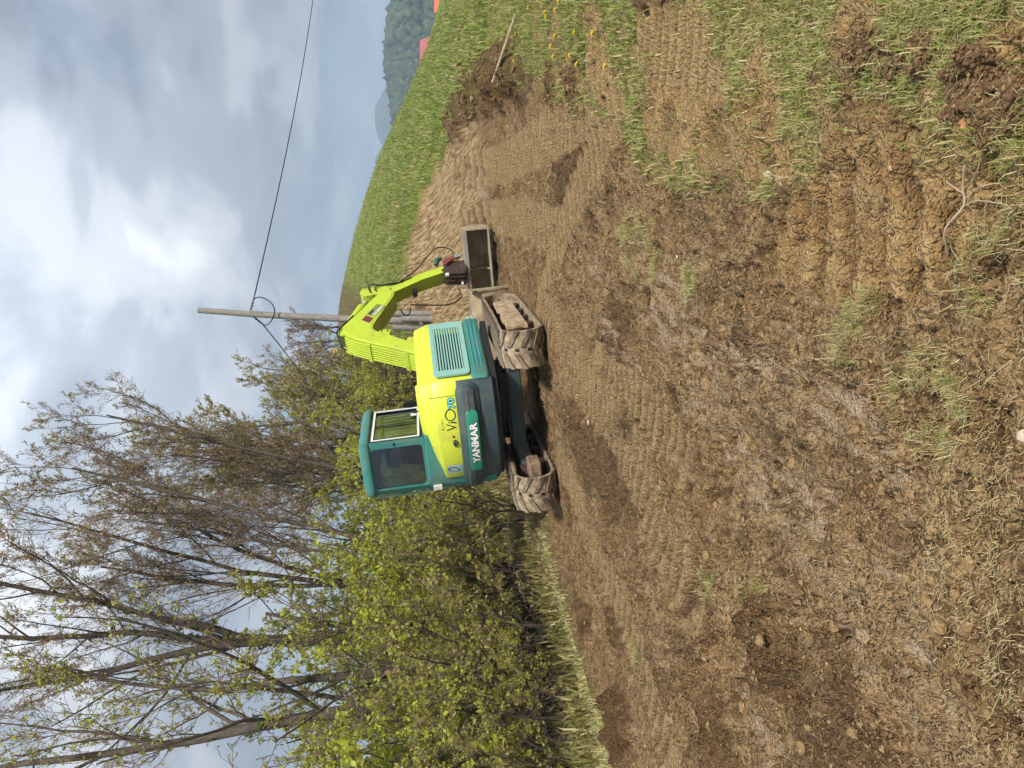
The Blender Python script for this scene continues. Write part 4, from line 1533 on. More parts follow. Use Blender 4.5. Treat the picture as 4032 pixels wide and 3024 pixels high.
def tubes(pts, rad, k):
    N, n1, _ = pts.shape
    T = np.empty_like(pts)
    T[:, 1:-1] = pts[:, 2:] - pts[:, :-2]
    T[:, 0] = pts[:, 1] - pts[:, 0]
    T[:, -1] = pts[:, -1] - pts[:, -2]
    T = unit(T)
    ref = np.where(np.abs(T[..., 2:3]) > .9, np.array((1., 0, 0)), np.array((0, 0, 1.)))
    a = unit(np.cross(T, ref))
    b = np.cross(T, a)
    w = 2 * np.pi * np.arange(k) / k
    V = pts[:, :, None] + rad[:, :, None, None] * (a[:, :, None] * np.cos(w)[:, None] + b[:, :, None] * np.sin(w)[:, None])
    V = V.reshape(-1, 3)
    base_ = (np.arange(N) * n1 * k)[:, None, None]
    i = (np.arange(n1 - 1) * k)[None, :, None]
    j = np.arange(k)[None, None]
    j2 = (j + 1) % k
    F = np.stack([base_ + i + j, base_ + i + j2, base_ + i + k + j2, base_ + i + k + j], -1).reshape(-1, 4)
    return V, F


def leaves(P, size, rng, droop=.0, sd=.35):
    """folded four-corner leaves at P."""
    N = len(P)
    d = unit(rng.normal(0, 1, (N, 3)) + np.array((0, 0, -droop)))
    s = unit(np.cross(d, rng.normal(0, 1, (N, 3))))
    nrm = np.cross(d, s)
    L = (size * np.exp(rng.normal(0, sd, N)))[:, None]
    base_ = P
    tip = P + d * L
    mid = P + d * L * .5 + nrm * L * .12
    V = np.stack([base_, mid + s * L * .36, tip, mid - s * L * .36], 1).reshape(-1, 3)
    F = (np.arange(N) * 4)[:, None] + np.arange(4)[None]
    return V, F


def merge(parts):
    V, F, M = [], [], []
    o = 0
    for v, f, mi in parts:
        V.append(v)
        F.append(f + o)
        M.append(np.full(len(f), mi))
        o += len(v)
    return np.vstack(V), np.vstack(F), np.concatenate(M)


def polyl(pts, n, rng=None, wob=0.0):
    P = np.array(catmull([q[:3] for q in pts], 6))
    r = np.interp(np.linspace(0, 1, len(P)), np.linspace(0, 1, len(pts)), [q[3] for q in pts])
    t = np.linspace(0, len(P) - 1, n + 1)
    Q = np.stack([np.interp(t, np.arange(len(P)), P[:, i]) for i in range(3)], 1)
    rr = np.interp(t, np.arange(len(P)), r)
    if rng is not None and wob:
        Q[1:-1] += rng.normal(0, wob, (n - 1, 3))
    return Q, rr


def tree_mesh(name, seed, trunks, bark, leafm, spec, leaf, twigr=.006, ivy=0, leafm2=None, mixl=.3):
    """trunks: list of [(x,y,z,r)...]; spec: per level (count, t0, angle, ratio, n, wob, trop, up)."""
    rng = np.random.default_rng(seed)
    n0 = 14
    tp, trd, tl = [], [], []
    for tk in trunks:
        Q, rr = polyl(tk, n0, rng, .02)
        tp.append(Q)
        trd.append(rr)
        tl.append(np.linalg.norm(np.diff(Q, axis=0), axis=1).sum())
    pts, rad, L = np.array(tp), np.array(trd), np.array(tl)
    tv, tf = tubes(pts, rad, 9)
    trunk = [(tv, tf, 0)]
    crown = []
    ivp = []
    if ivy:
        t = rng.random(ivy)
        i = rng.integers(0, len(pts), ivy)
        q = np.minimum((t * n0 * .6).astype(int), n0 - 1)
        ivp = pts[i, q] + (pts[i, q + 1] - pts[i, q]) * rng.random((ivy, 1)) + unit(rng.normal(0, 1, (ivy, 3))) * (rad[i, q][:, None] * 1.05 + .03 * rng.random((ivy, 1)))
    tips = None
    for lv, (k, t0, ang, ratio, n, wob, trop, up) in enumerate(spec):
        P, D, Lc, r = spawn(pts, rad, L, k, t0, ang, ratio, rng, up=up)
        last = lv == len(spec) - 1
        R0 = np.maximum(np.minimum(r * .45, Lc * .0115 + .002), twigr)
        R1 = np.maximum(R0 * (.35 if not last else .5), twigr * .6)
        pts, rad = grow(P, D, Lc, R0, R1, n, wob, trop, rng)
        L = Lc
        v, f = tubes(pts, rad, 6 if lv == 0 else (4 if lv == 1 else 3))
        (trunk if lv == 0 else crown).append((v, f, 0))
        if lv >= len(spec) - 2:
            tips = pts if tips is None else tips
            lastp = pts
    nl, size, droop = leaf
    # leaves along the last twigs
    N, n1, _ = lastp.shape
    cnt = int(N * nl)
    i = rng.integers(0, N, cnt)
    t = np.clip(rng.beta(2.2, 1.0, cnt), 0, 1) * (n1 - 1)
    q = np.minimum(t.astype(int), n1 - 2)
    w = (t - q)[:, None]
    LP = lastp[i, q] * (1 - w) + lastp[i, q + 1] * w + rng.normal(0, size * .35, (cnt, 3))
    lvv, lf = leaves(LP, size, rng, droop)
    mats = [TWIG, leafm]
    crown.append((lvv, lf, 1))
    if leafm2 is not None:
        mats.append(leafm2)
    if ivy:
        v, f = leaves(ivp, .075, rng)
        mats.append(LEAF_DARK)
        crown.append((v, f, len(mats) - 1))
    V, F, M = merge(crown)
    if leafm2 is not None:
        k = (M == 1) & (rng.random(len(M)) < mixl)
        M = np.where(k, 2, M)
    V0, F0, M0 = merge(trunk)
    return (np_mesh(name + '_trunk', V0, [F0], [bark], smooth=True), np_mesh(name + '_crown', V, [F], mats, M))


def place(name, meshes, x, y, rz=0.0, s=1.0, label='', cat='tree', group=None, parts=('trunk', 'crown'), dz=-.08, sink=0):
    e = empty(name, (x, y, float(base(np.array([x]), np.array([y]))[0]) + dz), rz, label=label, cat=cat, group=group)
    e.scale = (s, s, s)
    for nm, me in zip(parts, meshes):
        link(nm, me, e)
    return e


# general shapes; spec rows: children, first position, angle, length ratio, segments, wobble, upward pull, upward bias
UPR = [(11, .38, .62, .52, 7, .10, .10, .2), (7, .25, .62, .50, 6, .12, .07, .0), (6, .2, .65, .48, 4, .14, .05, .0), (4, .15, .7, .5, 3, .16, .03, .0)]
T1 = tree_mesh('twin_tree', 3, [
    [(0, 0, 0, .17), (-.02, 0, 1.2, .145), (-.05, .05, 2.6, .125), (-.32, .1, 4.4, .095), (-.62, .2, 6.2, .072), (-.85, .3, 8.4, .05), (-1.2, .5, 11.2, .03)],
    [(.28, .2, 0, .14), (.34, .2, 1.2, .12), (.38, .3, 2.6, .09), (.25, .5, 4.2, .065), (-.05, .9, 6.0, .045), (.1, 1.3, 8.0, .03)],
    [(.9, .5, 0, .12), (.86, .5, 1.4, .10), (.95, .6, 3.0, .07), (1.3, .8, 5.0, .03)]],
    BARK, LEAF_LIME, [(13, .30, .75, .36, 7, .11, .08, .2), (6, .25, .62, .52, 6, .12, .05, 0), (6, .2, .65, .48, 4, .15, .04, 0), (4, .15, .7, .5, 3, .16, .02, 0)],
    (2.4, .042, .3), ivy=700, leafm2=LEAF_OLIVE, mixl=.4)
T2 = tree_mesh('forked_tree', 8, [
    [(0, 0, 0, .18), (0, 0, 2.5, .16), (-.05, 0, 4.6, .145), (.0, 0, 6.0, .10), (-.25, .1, 7.4, .072), (-.75, .2, 9.6, .045), (-1.1, .3, 12.5, .02)],
    [(.0, 0, 5.4, .09), (.05, .1, 6.6, .08), (.15, .3, 8.4, .06), (.1, .5, 10.6, .05), (.3, .6, 12.6, .02)],
    [(.05, 0, 5.6, .085), (.45, -.1, 7.0, .07), (.95, -.2, 8.6, .05), (1.5, -.3, 10.6, .04), (1.9, -.2, 12.2, .02)]],
    BARKD, LEAF_PINK, [(11, .42, .55, .40, 8, .07, .10, .2), (7, .2, .52, .55, 6, .09, .08, 0), (6, .2, .62, .5, 4, .14, .05, 0), (8, .1, .65, .55, 3, .15, .03, 0)],
    (1.5, .034, .2), twigr=.0042, ivy=900, leafm2=LEAF_OLIVE, mixl=.14)
T3 = tree_mesh('fan_tree', 15, [
    [(0, 0, 0, .10), (.1, 0, 2.4, .085), (.25, 0, 4.6, .07), (.7, 0, 6.8, .05), (1.5, 0, 9.4, .04), (2.2, 0, 11.6, .02)],
    [(.12, 0, 3.0, .07), (.1, .2, 5.0, .06), (.2, .3, 7.2, .06), (.7, .4, 10.0, .02)],
    [(.2, 0, 3.8, .07), (.8, -.2, 5.6, .055), (1.7, -.3, 7.4, .05), (2.8, -.4, 9.2, .02)]],
    BARKD, LEAF_PINK, [(11, .35, .5, .40, 8, .07, .10, .2), (7, .2, .5, .55, 6, .09, .08, 0), (6, .2, .6, .5, 4, .14, .05, 0), (8, .1, .65, .55, 3, .15, .03, 0)],
    (1.5, .034, .2), twigr=.0042, leafm2=LEAF_OLIVE, mixl=.14)
T4 = tree_mesh('leaning_tree', 21, [
    [(-.1, 0, 0, .08), (.2, 0, 1.8, .07), (.65, 0, 3.8, .058), (1.15, 0, 5.8, .045), (1.7, 0, 7.8, .055), (2.2, 0, 9.6, .02)],
    [(.0, .3, 0, .05), (-.1, .4, 2.0, .045), (.05, .6, 4.2, .04), (.5, .8, 6.6, .03), (.8, .9, 8.4, .02)]],
    BARK, LEAF_PINK, [(12, .28, .5, .42, 8, .07, .11, .2), (7, .2, .5, .55, 6, .09, .08, 0), (6, .2, .6, .5, 4, .14, .05, 0), (8, .1, .65, .55, 3, .15, .03, 0)],
    (1.5, .036, .2), twigr=.0042, leafm2=LEAF_OLIVE, mixl=.2)
G1 = tree_mesh('edge_tree', 31, [
    [(0, 0, 0, .08), (.05, 0, 1.8, .07), (.2, .1, 3.6, .055), (.3, .1, 5.4, .05), (.5, .1, 7.4, .02)],
    [(.05, .1, .4, .055), (-.3, .2, 2.0, .05), (-.5, .3, 4.0, .04), (-.6, .3, 6.0, .02)]],
    BARKD, LEAF_OLIVE, [(11, .22, .62, .42, 6, .11, .10, .2), (7, .2, .6, .52, 5, .13, .06, 0), (6, .2, .62, .5, 4, .15, .04, 0), (4, .1, .65, .5, 3, .15, .03, 0)],
    (2.6, .055, .2), leafm2=LEAF_PINK, mixl=.45)
G2 = tree_mesh('edge_tree_b', 37, [
    [(0, 0, 0, .10), (.0, 0, 1.4, .09), (-.1, .1, 3.0, .07), (.1, .1, 4.6, .04), (.2, .1, 6.2, .02)],
    [(.1, .1, .2, .07), (.4, .0, 1.6, .06), (.8, .1, 3.4, .04), (1.1, .1, 5.0, .02)],
    [(-.1, -.1, .2, .06), (-.4, -.1, 1.6, .05), (-.7, -.2, 3.0, .03), (-.8, -.2, 4.4, .015)]],
    BARKD, LEAF_PINK, [(9, .2, .62, .45, 6, .11, .10, .2), (7, .2, .6, .52, 5, .13, .06, 0), (6, .2, .62, .5, 4, .15, .04, 0), (4, .1, .65, .5, 3, .15, .03, 0)],
    (2.4, .055, .2), leafm2=LEAF_OLIVE, mixl=.6)
BARE = tree_mesh('bare_bush', 41, [
    [(0, 0, 0, .07), (.1, 0, 1.0, .06), (.1, .1, 2.0, .04), (.2, .1, 3.2, .015)],
    [(.1, .1, 0, .06), (.5, .0, 1.0, .05), (.8, .1, 2.0, .03), (1.0, .1, 2.9, .012)],
    [(-.1, -.1, 0, .06), (-.5, -.1, 1.0, .045), (-.8, -.2, 2.0, .03), (-1.0, -.2, 2.8, .012)]],
    BARK, LEAF_PINK, [(10, .15, .6, .5, 5, .12, .10, .2), (7, .2, .6, .52, 4, .14, .06, 0), (6, .2, .62, .5, 3, .15, .04, 0)],
    (.5, .06, .2), twigr=.011)


def shrub_mesh(name, seed, h, spread, stems, leafm, nl, size, leafm2=None, mixl=.3, droop=.2):
    rng = np.random.default_rng(seed)
    tk = []
    for k in range(stems):
        a = rng.uniform(0, 2 * math.pi)
        r = spread * rng.uniform(.3, 1.0)
        hh = h * rng.uniform(.6, 1.05)
        c, s = math.cos(a), math.sin(a)
        tk.append([(c * .12, s * .12, 0, .028), (c * r * .35, s * r * .35, hh * .4, .022), (c * r * .75, s * r * .75, hh * .75, .014), (c * r, s * r, hh, .006)])
    return tree_mesh(name, seed + 1, tk, BARKD, leafm, [(6, .15, .7, .42, 5, .16, .05, .2), (5, .2, .7, .55, 4, .18, .02, 0), (4, .2, .7, .55, 3, .18, .0, 0)],
                     (nl, size, droop), twigr=.005, leafm2=leafm2, mixl=mixl)


S1 = shrub_mesh('green_shrub', 51, 3.2, 1.3, 9, LEAF_OLIVE, 6.5, .046, LEAF_LIME, .55)
S2 = shrub_mesh('lime_shrub', 53, 3.0, 1.3, 7, LEAF_LIME, 6.5, .046, LEAF_OLIVE, .25)
S3 = shrub_mesh('twiggy_shrub', 57, 2.4, 1.2, 10, LEAF_OLIVE, 3.6, .048, LEAF_PINK, .22)
S4 = shrub_mesh('sapling', 59, 2.2, .75, 4, LEAF_LIME, 4.6, .042, None)
S5 = shrub_mesh('dark_thicket', 61, 1.7, 1.5, 11, LEAF_DARK, 2.6, .065, LEAF_OLIVE, .5)

WOOD = 'trees of the wood'
place('forked_tree', T2, -5.5, 17.0, label='tall dark tree forking into three mossy limbs above the shrubs')
place('twin_trunk_tree', T1, -5.35, 13.2, label='mossy twin trunk tree at the picture edge, nearest the turned earth')
place('fan_tree', T3, -5.4, 20.5, label='tall tree with limbs fanning towards the excavator cab', cat='tree')
place('leaning_tree', T4, -4.1, 18.5, label='slender grey tree leaning over behind the cab')
place('leaning_tree', T4, -3.0, 23.0, R_(30), .86, label='budding tree behind the excavator cab roof, second of the row')
place('leaning_tree', T4, -2.7, 20.0, R_(-15), .92, label='slim budding tree rising straight over the cab roof')
place('edge_tree', G1, -1.9, 22.0, R_(40), 1.02, label='leafy many stemmed tree just above the cab roof')
place('edge_tree', G2, -1.2, 26.0, R_(160), 1.05, label='reddish budding tree between cab roof and cable')
place('edge_tree', G1, -3.2, 27.0, R_(230), 1.1, label='olive leafed tree deep in the wood behind the cab')
place('edge_tree', G2, -.2, 29.5, R_(80), .86, label='small budding tree left of the overhead cable end')
place('edge_tree', G1, .3, 33.0, R_(10), .72, label='low olive tree at the tip of the wood beside the cable')
place('bare_bush', BARE, 1.05, 38.5, R_(60), 1.1, label='bare grey bush at the end of the wood, left of the pole', cat='bush')
place('bare_bush', BARE, 2.6, 46.0, R_(150), 1.0, label='pale bare bush on the meadow crest beside the pole', cat='bush')
place('bare_bush', BARE, 3.6, 49.5, R_(250), .9, label='pale bare bush on the meadow crest right of the pole', cat='bush')
place('bare_bush', BARE, -.2, 37.0, R_(330), 1.15, label='bare twiggy bush behind the low olive tree', cat='bush')

sh = [('lime_shrub', S2, -3.5, 14.2, 0, 1.0, 'bright lime leaved shrub left of the excavator tracks'),
      ('lime_shrub', S2, -4.5, 12.2, 120, .85, 'lime leaved shrub in front of the twin trunks'),
      ('sapling', S4, -4.35, 9.6, 30, 1.0, 'sapling with large lime leaves at the picture edge'),
      ('sapling', S4, -4.0, 11.4, 140, .9, 'sapling with lime leaves leaning over the grass verge'),
      ('sapling', S4, -5.3, 10.2, 250, 1.2, 'tall lime sapling at the very edge of the picture'),
      ('green_shrub', S1, -2.6, 16.2, 40, .95, 'olive shrub just left of the cab'),
      ('green_shrub', S1, -1.7, 18.0, 200, 1.05, 'olive shrub right behind the cab windows'),
      ('green_shrub', S1, -.6, 20.5, 300, .9, 'olive shrub between hood and boom foot'),
      ('green_shrub', S1, -4.6, 16.0, 20, 1.2, 'tall olive shrub below the forked tree'),
      ('green_shrub', S1, -6.4, 14.6, 160, 1.25, 'tall olive shrub left of the twin trunks'),
      ('twiggy_shrub', S3, -3.3, 12.6, 80, .95, 'grey twiggy shrub on the verge below the lime shrub'),
      ('twiggy_shrub', S3, -4.9, 14.4, 190, 1.1, 'grey twiggy shrub between the twin trunks and the lime shrub'),
      ('twiggy_shrub', S3, -2.3, 13.4, 10, .8, 'low twiggy shrub behind the rear of the left track'),
      ('twiggy_shrub', S3, .2, 24.5, 60, .95, 'low twiggy shrub beside the boom pipes'),
      ('twiggy_shrub', S3, .9, 29.0, 130, .9, 'low twiggy shrub near the cut logs'),
      ('dark_thicket', S5, -5.2, 11.6, 0, .9, 'dark ivy thicket at the foot of the twin trunks'),
      ('dark_thicket', S5, -4.9, 18.4, 100, 1.4, 'dark green thicket below the fan shaped tree'),
      ('dark_thicket', S5, -3.0, 19.5, 200, 1.2, 'dark green thicket behind the cab'),
      ('dark_thicket', S5, -1.6, 20.6, 290, 1.1, 'dark thicket low behind the hood'),
      ('green_shrub', S1, -3.4, 21.0, 250, 1.35, 'tall olive shrub deep in the wood over the cab'),
      ('green_shrub', S1, -6.5, 18.0, 330, 1.4, 'tall olive shrub between forked tree and twin trunks'),
      ('lime_shrub', S2, -5.9, 16.0, 240, 1.3, 'high lime leaved shrub behind the twin trunks'),
      ('green_shrub', S1, -1.8, 25.0, 90, 1.2, 'olive shrub under the leafy many stemmed tree'),
      ('green_shrub', S1, -.1, 28.0, 150, 1.1, 'olive shrub below the small budding tree'),
      ('lime_shrub', S2, -7.0, 12.6, 60, 1.2, 'broad lime shrub half cut by the picture edge'),
      ('green_shrub', S1, -8.2, 16.5, 70, 1.5, 'olive shrub in the gap behind the picture edge'),
      ('dark_thicket', S5, -7.4, 14.0, 170, 1.3, 'dark thicket low between the trunks at the picture edge'),
      ('green_shrub', S1, -4.0, 13.2, 300, 1.15, 'olive shrub between the lime shrub and the twin trunks'),
      ('green_shrub', S1, -5.6, 12.4, 210, 1.3, 'tall olive shrub right in front of the twin trunks'),
      ('twiggy_shrub', S3, -3.5, 10.6, 280, .8, 'low twiggy shrub on the grass verge near the picture edge'),
      ('twiggy_shrub', S3, -4.4, 10.8, 30, 1.1, 'grey twiggy shrub behind the sapling with large lime leaves'),
      ('twiggy_shrub', S3, -4.7, 9.0, 100, .62, 'knee high twiggy shrub at the picture edge beside the verge'),
      ('twiggy_shrub', S3, -3.75, 9.5, 220, .5, 'smallest twiggy shrub, poking out of the verge grass'),
      ('twiggy_shrub', S3, -3.5, 11.9, 340, .6, 'low twiggy shrub in front of the leaning lime sapling'),
      ('lime_shrub', S2, -4.4, 11.9, 20, .6, 'small lime shrub close behind the verge'),
      ('green_shrub', S1, -3.2, 13.4, 80, .6, 'small olive shrub on the verge beside the left track'),
      ('green_shrub', S1, -8.8, 24.0, 10, 1.6, 'farthest olive shrub in the wood'),
      ('green_shrub', S1, -5.6, 25.0, 130, 1.6, 'far olive shrub seen between the trunks')]
for nm, me, x, y, a, s, lab in sh:
    place(nm, me, x, y, R_(a), s, label=lab, cat='shrub', group='undergrowth at the edge of the wood', parts=('stem', 'foliage'))
# ------------------------------------------------------------------ grass, straw, clods
def blade_mat(name, cols):
    return leaf_mat(name, cols, .6, .3)


GREEN_BL = blade_mat('green_blades', [lin(112, 126, 48), lin(134, 148, 64), lin(156, 166, 86), lin(122, 136, 56), lin(178, 174, 116)])
STRAW = blade_mat('straw', [lin(196, 178, 120), lin(214, 198, 146), lin(176, 152, 96), lin(226, 214, 172), lin(168, 140, 92)])
DRYGR = blade_mat('dry_blades', [lin(178, 166, 112), lin(150, 148, 82), lin(204, 190, 140), lin(128, 136, 64), lin(190, 176, 128)])


def blades(P, h, w, lean, rng, flat=False):
    """bent two-piece blades: quad + tip triangle."""
    N = len(P)
    a = rng.uniform(0, 2 * np.pi, N)
    d = np.stack([np.cos(a), np.sin(a), np.zeros(N)], 1)
    sdv = np.stack([-np.sin(a), np.cos(a), np.zeros(N)], 1)
    h = (h * np.exp(rng.normal(0, .35, N)))[:, None] if np.ndim(h) == 0 else h[:, None]
    w = (w * rng.uniform(.6, 1.3, N))[:, None] if np.ndim(w) == 0 else w[:, None]
    le = (lean * rng.uniform(.3, 1.6, N))[:, None]
    up = np.array((0, 0, 1.0))
    up1 = .55 * h * np.sqrt(np.maximum(0, 1 - np.minimum(le * .6, .95) ** 2))
    m = P + d * h * .55 * np.minimum(le * .6, .95) + up * up1
    tip = m + d * h * .5 * np.minimum(le * 1.2, .97) + up * .45 * h * (1 - np.minimum(le, 1.05))
    V = np.stack([P - sdv * w, P + sdv * w, m + sdv * w * .7, m - sdv * w * .7, tip], 1).reshape(-1, 3)
    b = (np.arange(N) * 5)[:, None]
    return V, b + np.array([[0, 1, 2, 3]]), b + np.array([[3, 2, 4]])


def stuff_blades(name, P, h, w, lean, seed, mats, pick, label):
    rng = np.random.default_rng(seed)
    V, Q, T = blades(P, h, w, lean, rng)
    mi = pick(rng, len(P))
    me = np_mesh(name, V, [Q, T], mats, np.r_[mi, mi])
    return link(name, me, kind='stuff', label=label)


def scatter(n, x0, x1, y0, y1, seed, keep, view=.56):
    """random ground points; density falls with distance from the near edge."""
    rng = np.random.default_rng(seed)
    y = y0 * (y1 / y0) ** (rng.random(n) ** .9)
    x = x0 + (x1 - x0) * rng.random(n)
    x = np.where(True, x * 1.0, x)
    k = np.abs(x) < y * view + .6
    x, y = x[k], y[k]
    z, m = ground(x, y)
    kk = keep(x, y, m, rng)
    return np.c_[x, y, z][kk]


# meadow grass on the right: near, middle, far
def meadow(x, y, m, rng):
    p = (1 - m['dirt']) * (1 - .9 * m['heap']) * (1 - .75 * m['tan']) * (1 - .35 * m['track']) * (x > -1.5)
    p = p * sstep(-.45, .35, fbm(x, y, 1.4, 4) + .12 + .04 * y)
    return rng.random(len(x)) < p


def fan_pts(n, t0, t1, y0, y1, seed, keep, power=1.0):
    rng = np.random.default_rng(seed)
    u = rng.random(n)
    y = 1 / (1 / y0 + (1 / y1 - 1 / y0) * u ** power)
    x = y * (t0 + (t1 - t0) * rng.random(n))
    z, m = ground(x, y)
    kk = keep(x, y, m, rng)
    return np.c_[x, y, z][kk]


two = lambda a: (lambda rng, n: (rng.random(n) < a).astype(int))
near_g = lambda x, y, m, rng: meadow(x, y, m, rng) & (rng.random(len(x)) < sstep(8.5, 5.0, y))
mid_g = lambda x, y, m, rng: meadow(x, y, m, rng) & (rng.random(len(x)) < sstep(4.0, 8.0, y))
P = fan_pts(105000, .12, .85, 1.6, 8.5, 1, near_g, .85)
stuff_blades('meadow_grass', P, .05 + .003 * np.minimum(P[:, 1], 9) * np.random.default_rng(1).uniform(.3, 1.6, len(P)), .0005 + .00075 * P[:, 1], .8, 2, [GREEN_BL, DRYGR, STRAW], lambda r, n: r.choice(3, n, p=[.42, .36, .22]), 'short matted green and straw coloured grass beside the cut')
P = fan_pts(78000, .10, .78, 4.0, 15.0, 3, mid_g)
stuff_blades('meadow_grass', P, .075, .006, .7, 4, [GREEN_BL, DRYGR], two(.30), 'green meadow grass with dandelions beyond the clod heaps')
P = fan_pts(60000, .02, .60, 12.0, 48.0, 5, meadow, .8)
dryp = .08 + .55 * sstep(.0, .45, fbm(P[:, 0] * .6, P[:, 1] * .3, .8, 4)) + .3 * sstep(.2, .5, fbm(P[:, 0], P[:, 1], 2.0, 2))
stuff_blades('meadow_grass', P, .12, .014, .6, 6, [GREEN_BL, DRYGR], lambda r, n: (r.random(n) < dryp).astype(int), 'short green grass of the far hillside meadow')


# verge under the wood
def verge(x, y, m, rng):
    p = (1 - m['dirt']) * (x < .5) * sstep(-2.6, -.9, m['sd'] + .5 * fbm(x, y, .9, 2))
    return rng.random(len(x)) < p


P = fan_pts(44000, -.62, .05, 5.5, 22.0, 7, verge, .9)
vh = .04 + .07 * np.clip(fbm(P[:, 0], P[:, 1], 1.6, 3) + .5, .1, 1.3)
stuff_blades('verge_grass', P, vh, .0055, .75, 8, [DRYGR, GREEN_BL, STRAW], lambda r, n: r.choice(3, n, p=[.48, .16, .36]), 'pale dry and green grass verge along the wood')


def floor_(x, y, m, rng):
    p = (1 - m['dirt']) * (x < 1.2) * sstep(-.5, -1.4, m['sd'])
    return rng.random(len(x)) < p * .8


P = fan_pts(44000, -.62, .08, 8.0, 36.0, 9, floor_, .8)
stuff_blades('woodland_floor_growth', P, .24, .013, .8, 10, [leaf_mat('floor_leaf', [lin(104, 108, 48), lin(140, 132, 70), lin(158, 140, 92), lin(122, 124, 52)]), DRYGR], two(.3),
             'dull green and brown growth on the woodland floor')

# tufts of turf left on the bare earth
TUFTS = [(1.0, 5.32, .22), (.6, 4.37, .13), (1.19, 5.6, .15), (-.03, 2.32, .16), (-.10, 2.22, .13), (.30, 1.98, .12), (.42, 1.9, .10), (.30, 2.62, .06), (-1.15, 4.25, .12),
         (-.95, 3.55, .08), (.16, 2.75, .10), (.8, 5.0, .12), (-2.2, 6.1, .12)]
rng = np.random.default_rng(5)
xs, ys = [], []
for tx, ty, tr in TUFTS:
    n = int(15000 * tr)
    a, r = rng.uniform(0, 2 * np.pi, n), tr * np.sqrt(rng.random(n)) * rng.uniform(.6, 1.2, n)
    xs.append(tx + r * np.cos(a) * 1.0)
    ys.append(ty + r * np.sin(a) * 1.5)
xs, ys = np.concatenate(xs), np.concatenate(ys)
kp = fbm(xs, ys, 5.0, 3) + rng.normal(0, .12, len(xs)) > -.02
xs, ys = xs[kp], ys[kp]
P = np.c_[xs, ys, ground(xs, ys)[0]]
stuff_blades('turf_scraps', P, .04, .0013, 1.0, 11, [DRYGR, STRAW, GREEN_BL], lambda r, n: r.choice(3, n, p=[.36, .46, .18]), 'torn scraps of pale turf lying on the bare earth')


# straw and rootlets lying on the soil
def strewn(x, y, m, rng):
    p = m['dirt'] * (.07 + .42 * sstep(.0, .35, fbm(x, y, 1.1, 3)) * sstep(.6, -.4, x) * sstep(4.5, 2.2, y) + .18 * sstep(.35, .6, fbm(x + 8, y, .8, 3)))
    p = np.maximum(p, (1 - m['dirt']) * .25)
    return rng.random(len(x)) < p


def lying(P, L, w, seed):
    rng = np.random.default_rng(seed)
    N = len(P)
    a = rng.normal(2.6, .75, N) + np.pi * (rng.random(N) < .5)
    d = np.stack([np.cos(a), np.sin(a), rng.normal(0, .18, N)], 1)
    s = np.stack([-np.sin(a), np.cos(a), np.zeros(N)], 1)
    L = (L * np.exp(rng.normal(0, .5, N)))[:, None]
    c = rng.normal(0, .09, N)[:, None] * L
    up = np.array((0, 0, .004))
    A, M_, B = P - d * L / 2 + up, P + s * c + up * 2.2, P + d * L / 2 + up
    V = np.stack([A - s * w, A + s * w, M_ + s * w, M_ - s * w, B + s * w * .5, B - s * w * .5], 1).reshape(-1, 3)
    b = (np.arange(N) * 6)[:, None]
    return V, np.vstack([b + np.array([[0, 1, 2, 3]]), b + np.array([[3, 2, 4, 5]])])


P = fan_pts(42000, -.60, .60, 1.6, 8.0, 12, strewn)
V, F = lying(P, .024, .0009, 13)
link('straw_bits', np_mesh('straw_bits', V, [F], [STRAW]), kind='stuff', label='dry straw and rootlets strewn over the earth')

# clods ---------------------------------------------------------------
SOILC = plain('soil_clod', lin(154, 128, 92), .95, var=.4, scale=40, bump=.6, c2=lin(116, 92, 62))
SOILD = plain('dark_topsoil_clod', lin(122, 94, 61), .95, var=.4, scale=30, bump=.6, c2=lin(86, 64, 40))
SOILT = plain('tan_clod', lin(190, 156, 108), .95, var=.3, scale=40, bump=.6, c2=lin(158, 124, 82))


def ico():
    bm = bmesh.new()
    bmesh.ops.create_icosphere(bm, subdivisions=1, radius=1)
    V = np.array([v.co[:] for v in bm.verts])
    F = np.array([[v.index for v in f.verts] for f in bm.faces])
    bm.free()
    return V, F


ICO_V, ICO_F = ico()


OCT_V = np.array([(1, 0, 0), (-1, 0, 0), (0, 1, 0), (0, -1, 0), (0, 0, 1), (0, 0, -1)], float)
OCT_F = np.array([(0, 2, 4), (2, 1, 4), (1, 3, 4), (3, 0, 4), (2, 0, 5), (1, 2, 5), (3, 1, 5), (0, 3, 5)])


def clods(P, size, seed, flat=.7, sd=.45, IV_=None, IF_=None):
    IV_, IF_ = (ICO_V, ICO_F) if IV_ is None else (IV_, IF_)
    rng = np.random.default_rng(seed)
    N = len(P)
    k = len(IV_)
    s = (size * np.exp(rng.normal(0, sd, N)))
    if np.ndim(size):
        s = size * np.exp(rng.normal(0, sd, N))
    sc = s[:, None] * np.stack([rng.uniform(.7, 1.3, N), rng.uniform(.7, 1.3, N), flat * rng.uniform(.7, 1.2, N)], 1)
    W = IV_[None] * (1 + rng.normal(0, .2, (N, k)))[..., None] * sc[:, None]
    a = rng.uniform(0, 2 * np.pi, N)
    c, sn = np.cos(a)[:, None], np.sin(a)[:, None]
    W = np.stack([W[..., 0] * c - W[..., 1] * sn, W[..., 0] * sn + W[..., 1] * c, W[..., 2]], -1)
    V = (W + P[:, None] + np.array((0, 0, 1)) * (s * .15)[:, None, None]).reshape(-1, 3)
    F = (np.arange(N) * k)[:, None, None] + IF_[None]
    return V, F.reshape(-1, 3)


